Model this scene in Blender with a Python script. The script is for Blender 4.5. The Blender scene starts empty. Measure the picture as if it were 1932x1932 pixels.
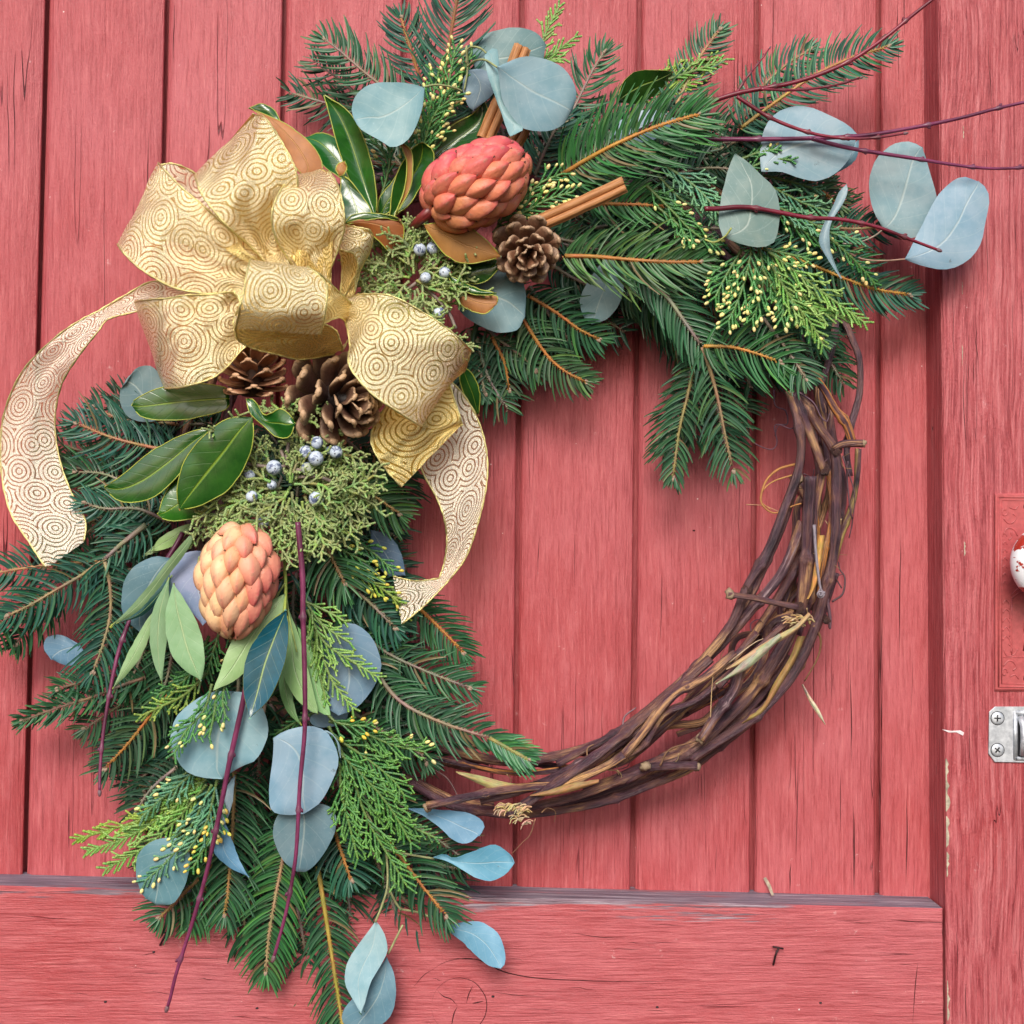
import bpy, math, random
from mathutils import Vector, Matrix, Euler, Quaternion
random.seed(7)
rnd = random.random
def ru(a, b): return a + (b - a) * random.random()

# ------------------------------------------------------------------ camera, sky, sun, exposure
SC = bpy.context.scene
PITCH, ROLL, YAW, DIST = math.radians(1.8), math.radians(0.45), math.radians(-1.0), 1.30
TANH = 0.483 / 1.30
cam = bpy.data.objects.new('camera', bpy.data.cameras.new('camera'))
SC.collection.objects.link(cam); SC.camera = cam
RM = Euler((math.pi / 2 + PITCH, 0, YAW)).to_matrix() @ Matrix.Rotation(ROLL, 3, 'Z')
CP = -(RM @ Vector((0, 0, -1))) * DIST
cam.matrix_world = Matrix.Translation(CP) @ RM.to_4x4()
cam.data.sensor_width = 36; cam.data.lens = 18 / TANH
cam.data.clip_start = 0.05; cam.data.clip_end = 500
SC.render.resolution_x = SC.render.resolution_y = 1024

SUN_EL, SUN_AZ = math.radians(34), math.radians(188)      # azimuth clockwise from +Y; the door faces -Y
W = bpy.data.worlds.new('World'); SC.world = W; W.use_nodes = True
nt = W.node_tree; nt.nodes.clear()
sky = nt.nodes.new('ShaderNodeTexSky'); sky.sky_type = 'NISHITA'; sky.sun_disc = False
sky.sun_elevation = SUN_EL; sky.sun_rotation = SUN_AZ; sky.dust_density = 2.5; sky.air_density = 1.0; sky.ozone_density = 1.5
bg = nt.nodes.new('ShaderNodeBackground'); bg.inputs[1].default_value = 0.078
wo = nt.nodes.new('ShaderNodeOutputWorld')
nt.links.new(sky.outputs[0], bg.inputs[0]); nt.links.new(bg.outputs[0], wo.inputs[0])
sl = bpy.data.lights.new('sun', 'SUN'); sl.energy = 1.5; sl.angle = math.radians(26); sl.color = (1.0, 0.95, 0.87)
sun = bpy.data.objects.new('sun', sl); SC.collection.objects.link(sun)
sd = Vector((math.sin(SUN_AZ) * math.cos(SUN_EL), math.cos(SUN_AZ) * math.cos(SUN_EL), math.sin(SUN_EL)))
sun.rotation_euler = sd.to_track_quat('Z', 'Y').to_euler()
SC.view_settings.view_transform = 'Standard'; SC.view_settings.look = 'None'
SC.view_settings.exposure = 0.94; SC.view_settings.gamma = 1

# ------------------------------------------------------------------ helpers
S = 0.0005                                   # metres for one unit of the layout grid at the door
def at(x, y, h=0.0):
    """a point on the plane h metres in front of the planks, from layout coordinates (grid of 1932)"""
    d = RM @ Vector(((x - 966) / 966 * TANH, -(y - 966) / 966 * TANH, -1))
    return CP + d * ((-h - CP.y) / d.y)
FR = Vector((0, -1, 0))
def cat(P, n):
    """Catmull-Rom through P (tuples or Vectors), n samples per span"""
    P = [Vector(p) for p in P]
    if len(P) == 2: return [P[0].lerp(P[1], i / n) for i in range(n + 1)]
    out = []
    Q = [P[0] * 2 - P[1]] + P + [P[-1] * 2 - P[-2]]
    for i in range(1, len(Q) - 2):
        a, b, c, d = Q[i - 1], Q[i], Q[i + 1], Q[i + 2]
        for k in range(n):
            t = k / n
            out.append(0.5 * ((2 * b) + (c - a) * t + (2 * a - 5 * b + 4 * c - d) * t * t + (3 * b - a - 3 * c + d) * t ** 3))
    out.append(P[-1].copy())
    return out
def resample(P, n):
    L = [0]
    for a, b in zip(P, P[1:]): L.append(L[-1] + (b - a).length)
    T = L[-1] or 1e-9; out = []; j = 0
    for i in range(n + 1):
        s = T * i / n
        while j < len(P) - 2 and L[j + 1] < s: j += 1
        f = (s - L[j]) / max(L[j + 1] - L[j], 1e-9)
        out.append(P[j].lerp(P[j + 1], min(max(f, 0), 1)))
    return out
def curve3(pts, h0, h1=None, n=6):
    if h1 is None: h1 = h0
    m = len(pts) - 1
    P = []
    for i, p in enumerate(pts):
        h = p[2] if len(p) > 2 else h0 + (h1 - h0) * i / m
        P.append(at(p[0], p[1], h))
    return cat(P, n)
def vnoise(x, seed=0):
    def r(i): return (math.sin(i * 127.1 + seed * 311.7) * 43758.5453) % 1.0
    i = math.floor(x); f = x - i; f = f * f * (3 - 2 * f)
    return (r(i) * (1 - f) + r(i + 1) * f) * 2 - 1
class MB:
    def __init__(s): s.v = []; s.f = []; s.m = []; s.c = []; s.u = []
    def vert(s, p, c=(1, 1, 1), u=(0, 0, 0)):
        s.v.append(tuple(p)); s.c.append((c[0], c[1], c[2], 1)); s.u.append(tuple(u)); return len(s.v) - 1
    def face(s, f, m=0): s.f.append(f); s.m.append(m)
    def tube(s, P, r, n=6, c=(1, 1, 1), cap=True, mi=0, flat=1.0):
        """P points, r radius or list, c colour or list"""
        k = len(P)
        R = r if isinstance(r, (list, tuple)) else [r] * k
        Cc = c if isinstance(c, list) else [c] * k
        T = [(P[min(i + 1, k - 1)] - P[max(i - 1, 0)]).normalized() for i in range(k)]
        N = T[0].cross(FR)
        if N.length < 1e-3: N = T[0].cross(Vector((1, 0, 0)))
        N.normalize(); L = 0; rows = []
        for i in range(k):
            if i:
                L += (P[i] - P[i - 1]).length
                N = (N - T[i] * N.dot(T[i])); N.normalize()
            B = T[i].cross(N); row = []
            for j in range(n):
                a = 2 * math.pi * j / n
                o = N * math.cos(a) + B * math.sin(a) * flat
                row.append(s.vert(P[i] + o * R[i], Cc[i], (math.cos(a) * R[i], math.sin(a) * R[i], L)))
            rows.append(row)
        for i in range(k - 1):
            for j in range(n):
                s.face((rows[i][j], rows[i][(j + 1) % n], rows[i + 1][(j + 1) % n], rows[i + 1][j]), mi)
        if cap:
            s.face(tuple(reversed(rows[0])), mi); s.face(tuple(rows[-1]), mi)
    def grid(s, G, c=None, u=None, mi=0, back=0.0, bmi=None, rmi=None):
        """G[row][col] points; optional back sheet at distance back with rim, own material slots"""
        R, Cn = len(G), len(G[0])
        def put(off):
            I = []
            for i in range(R):
                row = []
                for j in range(Cn):
                    a = G[min(i + 1, R - 1)][j] - G[max(i - 1, 0)][j]
                    b = G[i][min(j + 1, Cn - 1)] - G[i][max(j - 1, 0)]
                    nn = a.cross(b)
                    if nn.length < 1e-12: nn = FR.copy()
                    nn.normalize()
                    if nn.y > 0 and off: nn = nn
                    row.append(s.vert(G[i][j] - nn * off * sg, c(i, j) if c else (1, 1, 1), u(i, j) if u else (0, 0, 0)))
                I.append(row)
            return I
        # orientation so that the first sheet faces the viewer on average
        ii, jj = R // 2, Cn // 2
        a = G[min(ii + 1, R - 1)][jj] - G[ii - 1][jj]; b = G[ii][min(jj + 1, Cn - 1)] - G[ii][jj - 1]
        sg = 1 if a.cross(b).y < 0 else -1
        F = put(0)
        for i in range(R - 1):
            for j in range(Cn - 1):
                q = (F[i][j], F[i + 1][j], F[i + 1][j + 1], F[i][j + 1])
                s.face(q if sg > 0 else q[::-1], mi)
        if back:
            K = put(back)
            for i in range(R - 1):
                for j in range(Cn - 1):
                    q = (K[i][j], K[i][j + 1], K[i + 1][j + 1], K[i + 1][j])
                    s.face(q if sg > 0 else q[::-1], mi if bmi is None else bmi)
            rm = mi if rmi is None else rmi
            def dup(q): return s.vert(s.v[q], s.c[q][:3], s.u[q])
            loop = [(i, 0) for i in range(R)] + [(R - 1, j) for j in range(1, Cn)] + [(i, Cn - 1) for i in range(R - 2, -1, -1)] + [(0, j) for j in range(Cn - 2, 0, -1)]
            for q in range(len(loop)):
                a, b = loop[q], loop[(q + 1) % len(loop)]
                f = tuple(dup(q_) for q_ in (F[a[0]][a[1]], K[a[0]][a[1]], K[b[0]][b[1]], F[b[0]][b[1]]))
                s.face(f if sg > 0 else f[::-1], rm)
    def ball(s, p, r, c=(1, 1, 1), ax=None, el=1.0, n=8, m=6, mi=0, bump=0):
        ax = (ax or Vector((0, 0, 1))).normalized()
        q = Vector((0, 0, 1)).rotation_difference(ax)
        rows = []
        for i in range(1, m):
            th = math.pi * i / m; row = []
            for j in range(n):
                a = 2 * math.pi * j / n
                rr = r * (1 + ru(-bump, bump))
                row.append(s.vert(p + q @ Vector((math.sin(th) * math.cos(a) * rr, math.sin(th) * math.sin(a) * rr, -math.cos(th) * rr * el)), c, (math.cos(a), math.sin(a), i / m)))
            rows.append(row)
        b = s.vert(p + q @ Vector((0, 0, -r * el)), c); t = s.vert(p + q @ Vector((0, 0, r * el)), c)
        for j in range(n):
            s.face((b, rows[0][(j + 1) % n], rows[0][j]), mi); s.face((t, rows[-1][j], rows[-1][(j + 1) % n]), mi)
        for i in range(m - 2):
            for j in range(n):
                s.face((rows[i][j], rows[i][(j + 1) % n], rows[i + 1][(j + 1) % n], rows[i + 1][j]), mi)
    def mesh(s, name, mats, smooth=True):
        me = bpy.data.meshes.new(name)
        me.from_pydata(s.v, [], s.f)
        for m in (mats if isinstance(mats, (list, tuple)) else [mats]): me.materials.append(m)
        me.polygons.foreach_set('material_index', s.m)
        me.polygons.foreach_set('use_smooth', [smooth] * len(s.f))
        a = me.attributes.new('Col', 'FLOAT_COLOR', 'POINT'); a.data.foreach_set('color', [x for c in s.c for x in c])
        b = me.attributes.new('uvm', 'FLOAT_VECTOR', 'POINT'); b.data.foreach_set('vector', [x for c in s.u for x in c])
        me.update(); return me
    def build(s, name, mats, parent=None, smooth=True, stuff=False):
        return link(name, s.mesh(name, mats, smooth), parent, stuff)
def link(name, me, parent=None, stuff=False):
    o = bpy.data.objects.new(name, me); SC.collection.objects.link(o)
    if parent:
        o.parent = parent; o.matrix_parent_inverse = Matrix.Translation(parent.location).inverted()
    if stuff: o['kind'] = 'stuff'
    return o
def thing(name, label, cat_, loc, group=None):
    o = bpy.data.objects.new(name, None); SC.collection.objects.link(o)
    o.location = loc; o.empty_display_size = 0.02
    o['label'] = label; o['category'] = cat_
    if group: o['group'] = group
    return o

# ------------------------------------------------------------------ materials
class NT:
    def __init__(s, name):
        s.mat = bpy.data.materials.new(name); s.mat.use_nodes = True
        s.t = s.mat.node_tree; s.t.nodes.clear()
        s.out = s.t.nodes.new('ShaderNodeOutputMaterial')
        s.b = s.t.nodes.new('ShaderNodeBsdfPrincipled'); s.t.links.new(s.b.outputs[0], s.out.inputs[0])
    def put(s, sock, v):
        if v is None: return
        if hasattr(v, 'is_output'): s.t.links.new(v, sock)
        elif isinstance(v, (tuple, list)) and len(v) == 3 and sock.type == 'RGBA': sock.default_value = (*v, 1)
        else: sock.default_value = v
    def P(s, **k):
        for a, v in k.items():
            s.put(s.b.inputs[{'col': 'Base Color', 'rough': 'Roughness', 'metal': 'Metallic', 'nor': 'Normal', 'spec': 'Specular IOR Level',
                              'coat': 'Coat Weight', 'coatr': 'Coat Roughness', 'alpha': 'Alpha', 'sheen': 'Sheen Weight', 'trans': 'Transmission Weight', 'sss': 'Subsurface Weight'}[a]], v)
        return s.mat
    def attr(s, n, o='Color'):
        a = s.t.nodes.new('ShaderNodeAttribute'); a.attribute_name = n; return a.outputs[o]
    def obj(s): return s.t.nodes.new('ShaderNodeTexCoord').outputs['Object']
    def rand(s): return s.t.nodes.new('ShaderNodeObjectInfo').outputs['Random']
    def map(s, v, sc=(1, 1, 1), lo=(0, 0, 0), ro=(0, 0, 0)):
        m = s.t.nodes.new('ShaderNodeMapping'); s.put(m.inputs[0], v); m.inputs['Scale'].default_value = sc; s.put(m.inputs['Location'], lo); m.inputs['Rotation'].default_value = ro
        return m.outputs[0]
    def noise(s, v, scale=1, det=3, rough=0.5, dist=0, o=0):
        n = s.t.nodes.new('ShaderNodeTexNoise'); s.put(n.inputs['Vector'], v)
        n.inputs['Scale'].default_value = scale; n.inputs['Detail'].default_value = det; n.inputs['Roughness'].default_value = rough; n.inputs['Distortion'].default_value = dist
        return n.outputs[o]
    def voro(s, v, scale=1, rand=1, dim='3D', feat='F1', o='Distance'):
        n = s.t.nodes.new('ShaderNodeTexVoronoi'); n.voronoi_dimensions = dim; n.feature = feat; s.put(n.inputs['Vector'], v)
        n.inputs['Scale'].default_value = scale; n.inputs['Randomness'].default_value = rand
        return n.outputs[o]
    def math(s, op, a, b=0.5, c=None):
        n = s.t.nodes.new('ShaderNodeMath'); n.operation = op; s.put(n.inputs[0], a); s.put(n.inputs[1], b)
        if c is not None: s.put(n.inputs[2], c)
        return n.outputs[0]
    def ramp(s, v, stops, interp='LINEAR'):
        r = s.t.nodes.new('ShaderNodeValToRGB'); s.put(r.inputs[0], v); e = r.color_ramp.elements; r.color_ramp.interpolation = interp
        while len(e) < len(stops): e.new(0.5)
        for i, (p, c) in enumerate(stops):
            e[i].position = p; e[i].color = (*c, 1) if isinstance(c, (tuple, list)) else (c, c, c, 1)
        return r.outputs[0]
    def rng(s, v, a, b, c=0.0, d=1.0):
        n = s.t.nodes.new('ShaderNodeMapRange'); s.put(n.inputs[0], v)
        for i, x in enumerate((a, b, c, d)): n.inputs[i + 1].default_value = x
        return n.outputs[0]
    def mix(s, f, a, b, mode='MIX'):
        n = s.t.nodes.new('ShaderNodeMix'); n.data_type = 'RGBA'; n.blend_type = mode; n.clamp_factor = True
        s.put(n.inputs[0], f); s.put(n.inputs[6], a); s.put(n.inputs[7], b); return n.outputs[2]
    def sep(s, v):
        n = s.t.nodes.new('ShaderNodeSeparateXYZ'); s.put(n.inputs[0], v); return n.outputs
    def comb(s, x, y, z):
        n = s.t.nodes.new('ShaderNodeCombineXYZ'); s.put(n.inputs[0], x); s.put(n.inputs[1], y); s.put(n.inputs[2], z); return n.outputs[0]
    def bump(s, h, st=0.5, d=0.001, nor=None):
        n = s.t.nodes.new('ShaderNodeBump'); n.inputs['Strength'].default_value = st; n.inputs['Distance'].default_value = d
        s.put(n.inputs['Height'], h)
        if nor is not None: s.put(n.inputs['Normal'], nor)
        return n.outputs[0]

def wood_paint(name, axis='z', coarse=False, bare=0.0, ledge=False):
    """weathered barn-red paint over grained boards; grain runs along axis"""
    n = NT(name); o = n.obj()
    # per board offset so that no two boards carry the same grain
    o2 = n.map(o, lo=n.comb(n.math('MULTIPLY', n.rand(), 7.0), 0.0, n.math('MULTIPLY', n.rand(), 13.0)))
    def st(a, l): return (a, a, l) if axis == 'z' else (l, a, a)
    wob = n.noise(n.map(o2, st(9, 3.2)), 1, 3, 0.5, 0, 1)
    ow = n.t.nodes.new('ShaderNodeVectorMath'); ow.operation = 'MULTIPLY_ADD'
    n.put(ow.inputs[0], wob); ow.inputs[1].default_value = (0.012,) * 3 if not coarse else (0.03,) * 3; n.put(ow.inputs[2], o2)
    ov = ow.outputs[0]
    fine = n.noise(n.map(ov, st(470, 24)), 1, 4, 0.7)
    mid = n.noise(n.map(ov, st(150, 8)), 1, 4, 0.65)
    big = n.noise(n.map(o2, (1, 1, .6) if axis == 'z' else (.6, 1, 1)), 9, 6, 0.68)
    blot = n.noise(n.map(o2, (1, 1, .35) if axis == 'z' else (.35, 1, 1)), 60, 7, 0.72)
    speck = n.noise(o2, 420, 2, 0.5)
    crack = n.noise(n.map(ov, st(62 if not coarse else 120, 1.5)), 1, 2, 0.5)
    ck = n.math('ABSOLUTE', n.math('SUBTRACT', crack, 0.5))
    gate = n.rng(n.noise(n.map(o2, st(22, 5)), 1, 2), 0.56, 0.66)
    ckm = n.math('MULTIPLY', n.rng(ck, 0.0015, 0.007, 1, 0), gate)
    col = n.mix(n.rng(big, 0.3, 0.7), (0.42, 0.058, 0.062), (0.51, 0.112, 0.128))
    col = n.mix(n.math('MULTIPLY', n.rand(), 0.45), col, (0.40, 0.052, 0.062)); col = n.mix(n.math('MULTIPLY', n.rng(n.noise(o2, 3.2, 3), 0.45, 0.65), 0.35), col, (0.55, 0.16, 0.19))
    col = n.mix(n.math('MULTIPLY', n.rng(blot, 0.48, 0.66), 0.4), col, (0.60, 0.165, 0.180))
    col = n.mix(n.math('MULTIPLY', n.rng(fine, 0.49, 0.36), 0.45), col, (0.25, 0.026, 0.030)); col = n.mix(n.math('MULTIPLY', n.rng(fine, 0.55, 0.68), 0.45), col, (0.66, 0.20, 0.20))
    col = n.mix(n.math('MULTIPLY', n.rng(mid, 0.40, 0.28), 0.35), col, (0.25, 0.03, 0.035))
    if coarse:
        wv = n.noise(n.map(ov, st(430, 7)), 1, 4, 0.65)
        col = n.mix(n.math('MULTIPLY', n.rng(wv, 0.50, 0.66), 0.62), col, (0.66, 0.22, 0.23))
        col = n.mix(n.math('MULTIPLY', n.rng(wv, 0.46, 0.36), 0.8), col, (0.24, 0.028, 0.036))
    wear = n.math('MULTIPLY', n.rng(n.noise(o2, 55, 6, 0.7), 0.66, 0.71), n.rng(fine, 0.4, 0.6))
    col = n.mix(wear, col, (0.70, 0.42, 0.42))
    chip = n.rng(n.math('ADD', n.voro(o2, 38, 1), n.math('MULTIPLY', n.noise(o2, 300, 2), 0.05)), 0.052, 0.042)
    col = n.mix(n.math('MULTIPLY', chip, n.rng(n.noise(o2, 11, 2), 0.52, 0.56)), col, (0.85, 0.66, 0.64))
    col = n.mix(n.math('MULTIPLY', ckm, 0.9), col, (0.06, 0.008, 0.012))
    if ledge:
        g = n.noise(n.map(o, st(330, 9)), 1, 4, 0.7)
        gc = n.ramp(g, [(0.3, (0.055, 0.052, 0.075)), (0.5, (0.20, 0.18, 0.235)), (0.72, (0.52, 0.49, 0.56))])
        col = n.mix(n.rng(n.noise(n.map(o, st(38, 4.5)), 1, 5, 0.7), 0.56, 0.64), gc, n.mix(0.35, (0.42, 0.10, 0.11), gc))
    elif bare:
        g = n.noise(n.map(o, st(330, 9)), 1, 4, 0.7)
        gc = n.ramp(g, [(0.3, (0.085, 0.05, 0.065)), (0.5, (0.21, 0.135, 0.17)), (0.72, (0.50, 0.42, 0.47))])
        z = n.sep(n.attr('uvm', 'Vector'))
        # worn where the boots and rain reach the arris: mesh supplies the wear weight
        w = n.math('ADD', n.math('MULTIPLY', z[0], 1.0), n.rng(n.noise(n.map(o, st(120, 6)), 1, 4, 0.7), 0.3, 0.7, -0.35, 0.35))
        col = n.mix(n.rng(w, 0.5, 0.62), col, gc)
    hgt = n.math('ADD', n.math('MULTIPLY', fine, 0.9 if not coarse else 1.0), n.math('MULTIPLY', mid, 0.9 if not coarse else 1.6))
    hgt = n.math('ADD', hgt, n.math('MULTIPLY', blot, 0.25))
    hgt = n.math('ADD', hgt, n.math('MULTIPLY', speck, 0.22))
    hgt = n.math('SUBTRACT', hgt, n.math('MULTIPLY', ckm, 1.6))
    return n.P(col=col, rough=n.rng(blot, 0.3, 0.7, 0.42, 0.62), nor=n.bump(hgt, 1.0, 0.0015 if not coarse else 0.0021), spec=0.5)
M = {}
M['plank'] = wood_paint('red_plank_paint', 'z')
M['stile'] = wood_paint('red_stile_paint', 'z', coarse=True)
M['rail'] = wood_paint('red_rail_paint', 'x', bare=1)
M['ledge'] = wood_paint('worn_ledge_wood', 'x', ledge=True)
def simple(name, col, rough=0.5, metal=0, nscale=60, var=0.25, bump=0.3, bd=0.0005, spec=0.5, coat=0):
    n = NT(name); o = n.obj(); f = n.noise(o, nscale, 5, 0.6)
    c = n.mix(n.rng(f, 0.3, 0.7), tuple(x * (1 - var) for x in col), tuple(min(1, x * (1 + var)) for x in col))
    return n.P(col=c, rough=n.rng(f, 0.3, 0.7, rough * 0.85, min(1, rough * 1.15)), metal=metal, nor=n.bump(f, bump, bd), spec=spec, coat=coat)
M['crack'] = simple('dark_crack', (0.06, 0.010, 0.012), 0.9)
M['iron'] = simple('rusty_iron', (0.045, 0.02, 0.022), 0.6, 0.5, 400)
M['dark'] = simple('dark_void', (0.012, 0.012, 0.016), 0.5)
M['barewood'] = simple('bare_grey_wood', (0.42, 0.36, 0.27), 0.85, 0, 180, 0.5, 0.8)
M['whitechip'] = simple('white_paint_chip', (0.78, 0.70, 0.72), 0.6, 0, 300, 0.15)
M['redmetal'] = simple('red_painted_metal', (0.45, 0.088, 0.092), 0.38, 0, 300, 0.16, 0.35, 0.0004)
def m_knob():
    n = NT('knob_chipped_paint'); o = n.obj()
    f = n.noise(o, 55, 7, 0.62, 0.4)
    z = n.sep(n.attr('uvm', 'Vector'))[0]
    k = n.rng(n.math('ADD', f, n.math('MULTIPLY', z, 0.22)), 0.615, 0.63)
    c = n.mix(k, (0.40, 0.035, 0.022), (0.86, 0.86, 0.90))
    return n.P(col=c, rough=0.16, nor=n.bump(n.math('SUBTRACT', 1.0, k), 0.6, 0.0005), coat=0.5)
M['knob'] = m_knob()
def m_zinc():
    n = NT('galvanised_steel'); o = n.obj()
    a = n.noise(o, 160, 5, 0.7); v = n.voro(o, 220, 1, o='Color')
    c = n.mix(n.rng(a, 0.3, 0.7), (0.42, 0.45, 0.50), (0.76, 0.78, 0.82))
    c = n.mix(n.rng(n.noise(o, 60, 6, 0.8), 0.62, 0.7), c, (0.82, 0.80, 0.80))
    return n.P(col=c, rough=n.rng(a, 0.3, 0.7, 0.35, 0.6), metal=0.55, nor=n.bump(a, 0.35, 0.0004))
M['zinc'] = m_zinc()
def m_needle():
    n = NT('fir_needle'); c = n.attr('Col'); g = n.t.nodes.new('ShaderNodeNewGeometry').outputs['Backfacing']
    uv = n.sep(n.attr('uvm', 'Vector'))
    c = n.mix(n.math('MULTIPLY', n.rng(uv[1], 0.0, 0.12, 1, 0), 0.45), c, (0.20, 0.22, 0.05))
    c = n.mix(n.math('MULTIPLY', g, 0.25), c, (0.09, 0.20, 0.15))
    return n.P(col=c, rough=0.34, spec=0.30)
M['needle'] = m_needle()
def m_stem(name, rough=0.6, bs=500):
    n = NT(name); c = n.attr('Col'); u = n.attr('uvm', 'Vector')
    f = n.noise(n.map(u, (bs, bs, bs * 0.18)), 1, 4, 0.6)
    c = n.mix(1.0, c, n.ramp(f, [(0.3, (0.55, 0.52, 0.5)), (0.55, (1, 1, 1)), (0.75, (1.25, 1.2, 1.1))]), 'MULTIPLY')
    return n.P(col=c, rough=rough, nor=n.bump(f, 0.5, 0.0005))
M['stem'] = m_stem('twig_bark')
M['dogwood'] = m_stem('red_dogwood_bark', 0.33, 420)
def m_foliage(name, rough=0.42):
    n = NT(name); c = n.attr('Col'); f = n.noise(n.obj(), 900, 2, 0.5)
    c = n.mix(1.0, c, n.ramp(f, [(0.35, (0.7, 0.7, 0.7)), (0.65, (1.2, 1.2, 1.2))]), 'MULTIPLY')
    return n.P(col=c, rough=rough, nor=n.bump(f, 0.6, 0.0006))
M['cedar'] = m_foliage('cedar_scale_leaf'); M['juniper'] = m_foliage('juniper_scale_leaf', 0.6)
M['bud'] = m_foliage('pollen_bud', 0.5)
def m_vine():
    n = NT('grapevine_bark'); u = n.attr('uvm', 'Vector'); c = n.attr('Col')
    off = n.comb(n.math('MULTIPLY', n.rand(), 3), 0.0, n.math('MULTIPLY', n.rand(), 5))
    u = n.map(u, lo=off)
    a = n.noise(n.map(u, (230, 230, 13)), 1, 5, 0.6, 0.5)
    b = n.noise(n.map(u, (60, 60, 22)), 1, 4, 0.55)
    st = n.noise(n.map(u, (900, 900, 22)), 1, 4, 0.7)
    base = n.ramp(b, [(0.34, (0.030, 0.014, 0.024)), (0.47, (0.105, 0.046, 0.066)), (0.56, (0.22, 0.100, 0.080)), (0.66, (0.55, 0.31, 0.15))])
    base = n.mix(n.rng(a, 0.50, 0.60), base, n.mix(1.0, c, (1.35, 1.25, 1.2), 'MULTIPLY'))
    base = n.mix(n.math('MULTIPLY', n.rng(st, 0.5, 0.32), 0.75), base, (0.018, 0.009, 0.012))
    return n.P(col=base, rough=n.rng(a, 0.3, 0.7, 0.26, 0.45), nor=n.bump(n.math('ADD', st, n.math('MULTIPLY', a, 1.5)), 1.0, 0.0018))
M['vine'] = m_vine()
M['straw'] = m_stem('dry_bark_fibre', 0.7, 900)
def m_euc():
    n = NT('eucalyptus_leaf'); c = n.attr('Col'); uv = n.sep(n.attr('uvm', 'Vector')); o = n.obj()
    f = n.noise(o, 45, 5, 0.6); f2 = n.noise(o, 420, 3, 0.6)
    c = n.mix(n.rng(f, 0.4, 0.62), c, n.mix(1.0, c, (0.70, 0.84, 0.88), 'MULTIPLY')); c = n.mix(n.rng(n.noise(o, 17, 3), 0.4, 0.6), c, n.mix(1.0, c, (1.03, 0.99, 0.95), 'MULTIPLY'))
    au = n.math('ABSOLUTE', uv[0])
    mid = n.rng(au, 0.012, 0.045, 1, 0)
    sv = n.math('ABSOLUTE', n.math('SUBTRACT', n.math('FRACT', n.math('SUBTRACT', n.math('MULTIPLY', uv[1], 6.5), n.math('MULTIPLY', au, 1.9))), 0.5))
    c = n.mix(n.math('MULTIPLY', n.rng(sv, 0.0, 0.05, 1, 0), 0.16), c, (0.52, 0.62, 0.58))
    c = n.mix(n.math('MULTIPLY', mid, 0.30), c, (0.62, 0.68, 0.60))
    spot = n.rng(n.noise(o, 130, 3, 0.6), 0.70, 0.76)
    c = n.mix(n.math('MULTIPLY', spot, 0.6), c, (0.10, 0.12, 0.12))
    c = n.mix(n.math('MULTIPLY', n.rng(f2, 0.6, 0.75), 0.14), c, (0.65, 0.76, 0.78))
    h = n.math('ADD', n.math('MULTIPLY', mid, -0.6), n.math('MULTIPLY', f, 0.5))
    return n.P(col=c, rough=n.rng(f, 0.3, 0.7, 0.42, 0.58), nor=n.bump(n.math('ADD', h, n.math('MULTIPLY', f2, 0.06)), 0.5, 0.0006), spec=0.45)
M['euc'] = m_euc()
def m_mag(name, a, b, rib, rough, coat, veins=0.3):
    n = NT(name); uv = n.sep(n.attr('uvm', 'Vector')); o = n.obj(); c0 = n.attr('Col')
    f = n.noise(o, 60, 5, 0.6)
    c = n.mix(n.rng(f, 0.3, 0.7), a, b); c = n.mix(1.0, c, c0, 'MULTIPLY')
    au = n.math('ABSOLUTE', uv[0])
    mid = n.rng(au, 0.02, 0.07, 1, 0)
    sv = n.math('ABSOLUTE', n.math('SUBTRACT', n.math('FRACT', n.math('SUBTRACT', n.math('MULTIPLY', uv[1], 9.0), n.math('MULTIPLY', au, 1.6))), 0.5))
    svm = n.rng(sv, 0.0, 0.07, 1, 0)
    c = n.mix(n.math('MULTIPLY', svm, veins), c, rib); c = n.mix(n.math('MULTIPLY', mid, 0.85), c, rib)
    h = n.math('ADD', n.math('MULTIPLY', mid, -1.2), n.math('MULTIPLY', svm, -0.14)); h = n.math('ADD', h, n.math('MULTIPLY', f, 0.4))
    return n.P(col=c, rough=rough, nor=n.bump(h, 0.6, 0.0009), coat=coat, coatr=0.15)
M['magtop'] = m_mag('magnolia_leaf_top', (0.011, 0.060, 0.010), (0.026, 0.110, 0.016), (0.20, 0.31, 0.03), 0.19, 0.45, 0.02)
M['magback'] = m_mag('magnolia_leaf_underside', (0.27, 0.105, 0.026), (0.40, 0.17, 0.045), (0.50, 0.25, 0.09), 0.55, 0.0, 0.15)
M['magrim'] = simple('magnolia_leaf_rim', (0.36, 0.40, 0.06), 0.4)
M['baylight'] = m_mag('pale_leaf_underside', (0.21, 0.38, 0.15), (0.29, 0.46, 0.22), (0.46, 0.60, 0.32), 0.45, 0.0, 0.2)
M['baydark'] = m_mag('dark_leaf_top', (0.014, 0.065, 0.045), (0.022, 0.10, 0.08), (0.35, 0.48, 0.18), 0.2, 0.4, 0.10)
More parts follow.
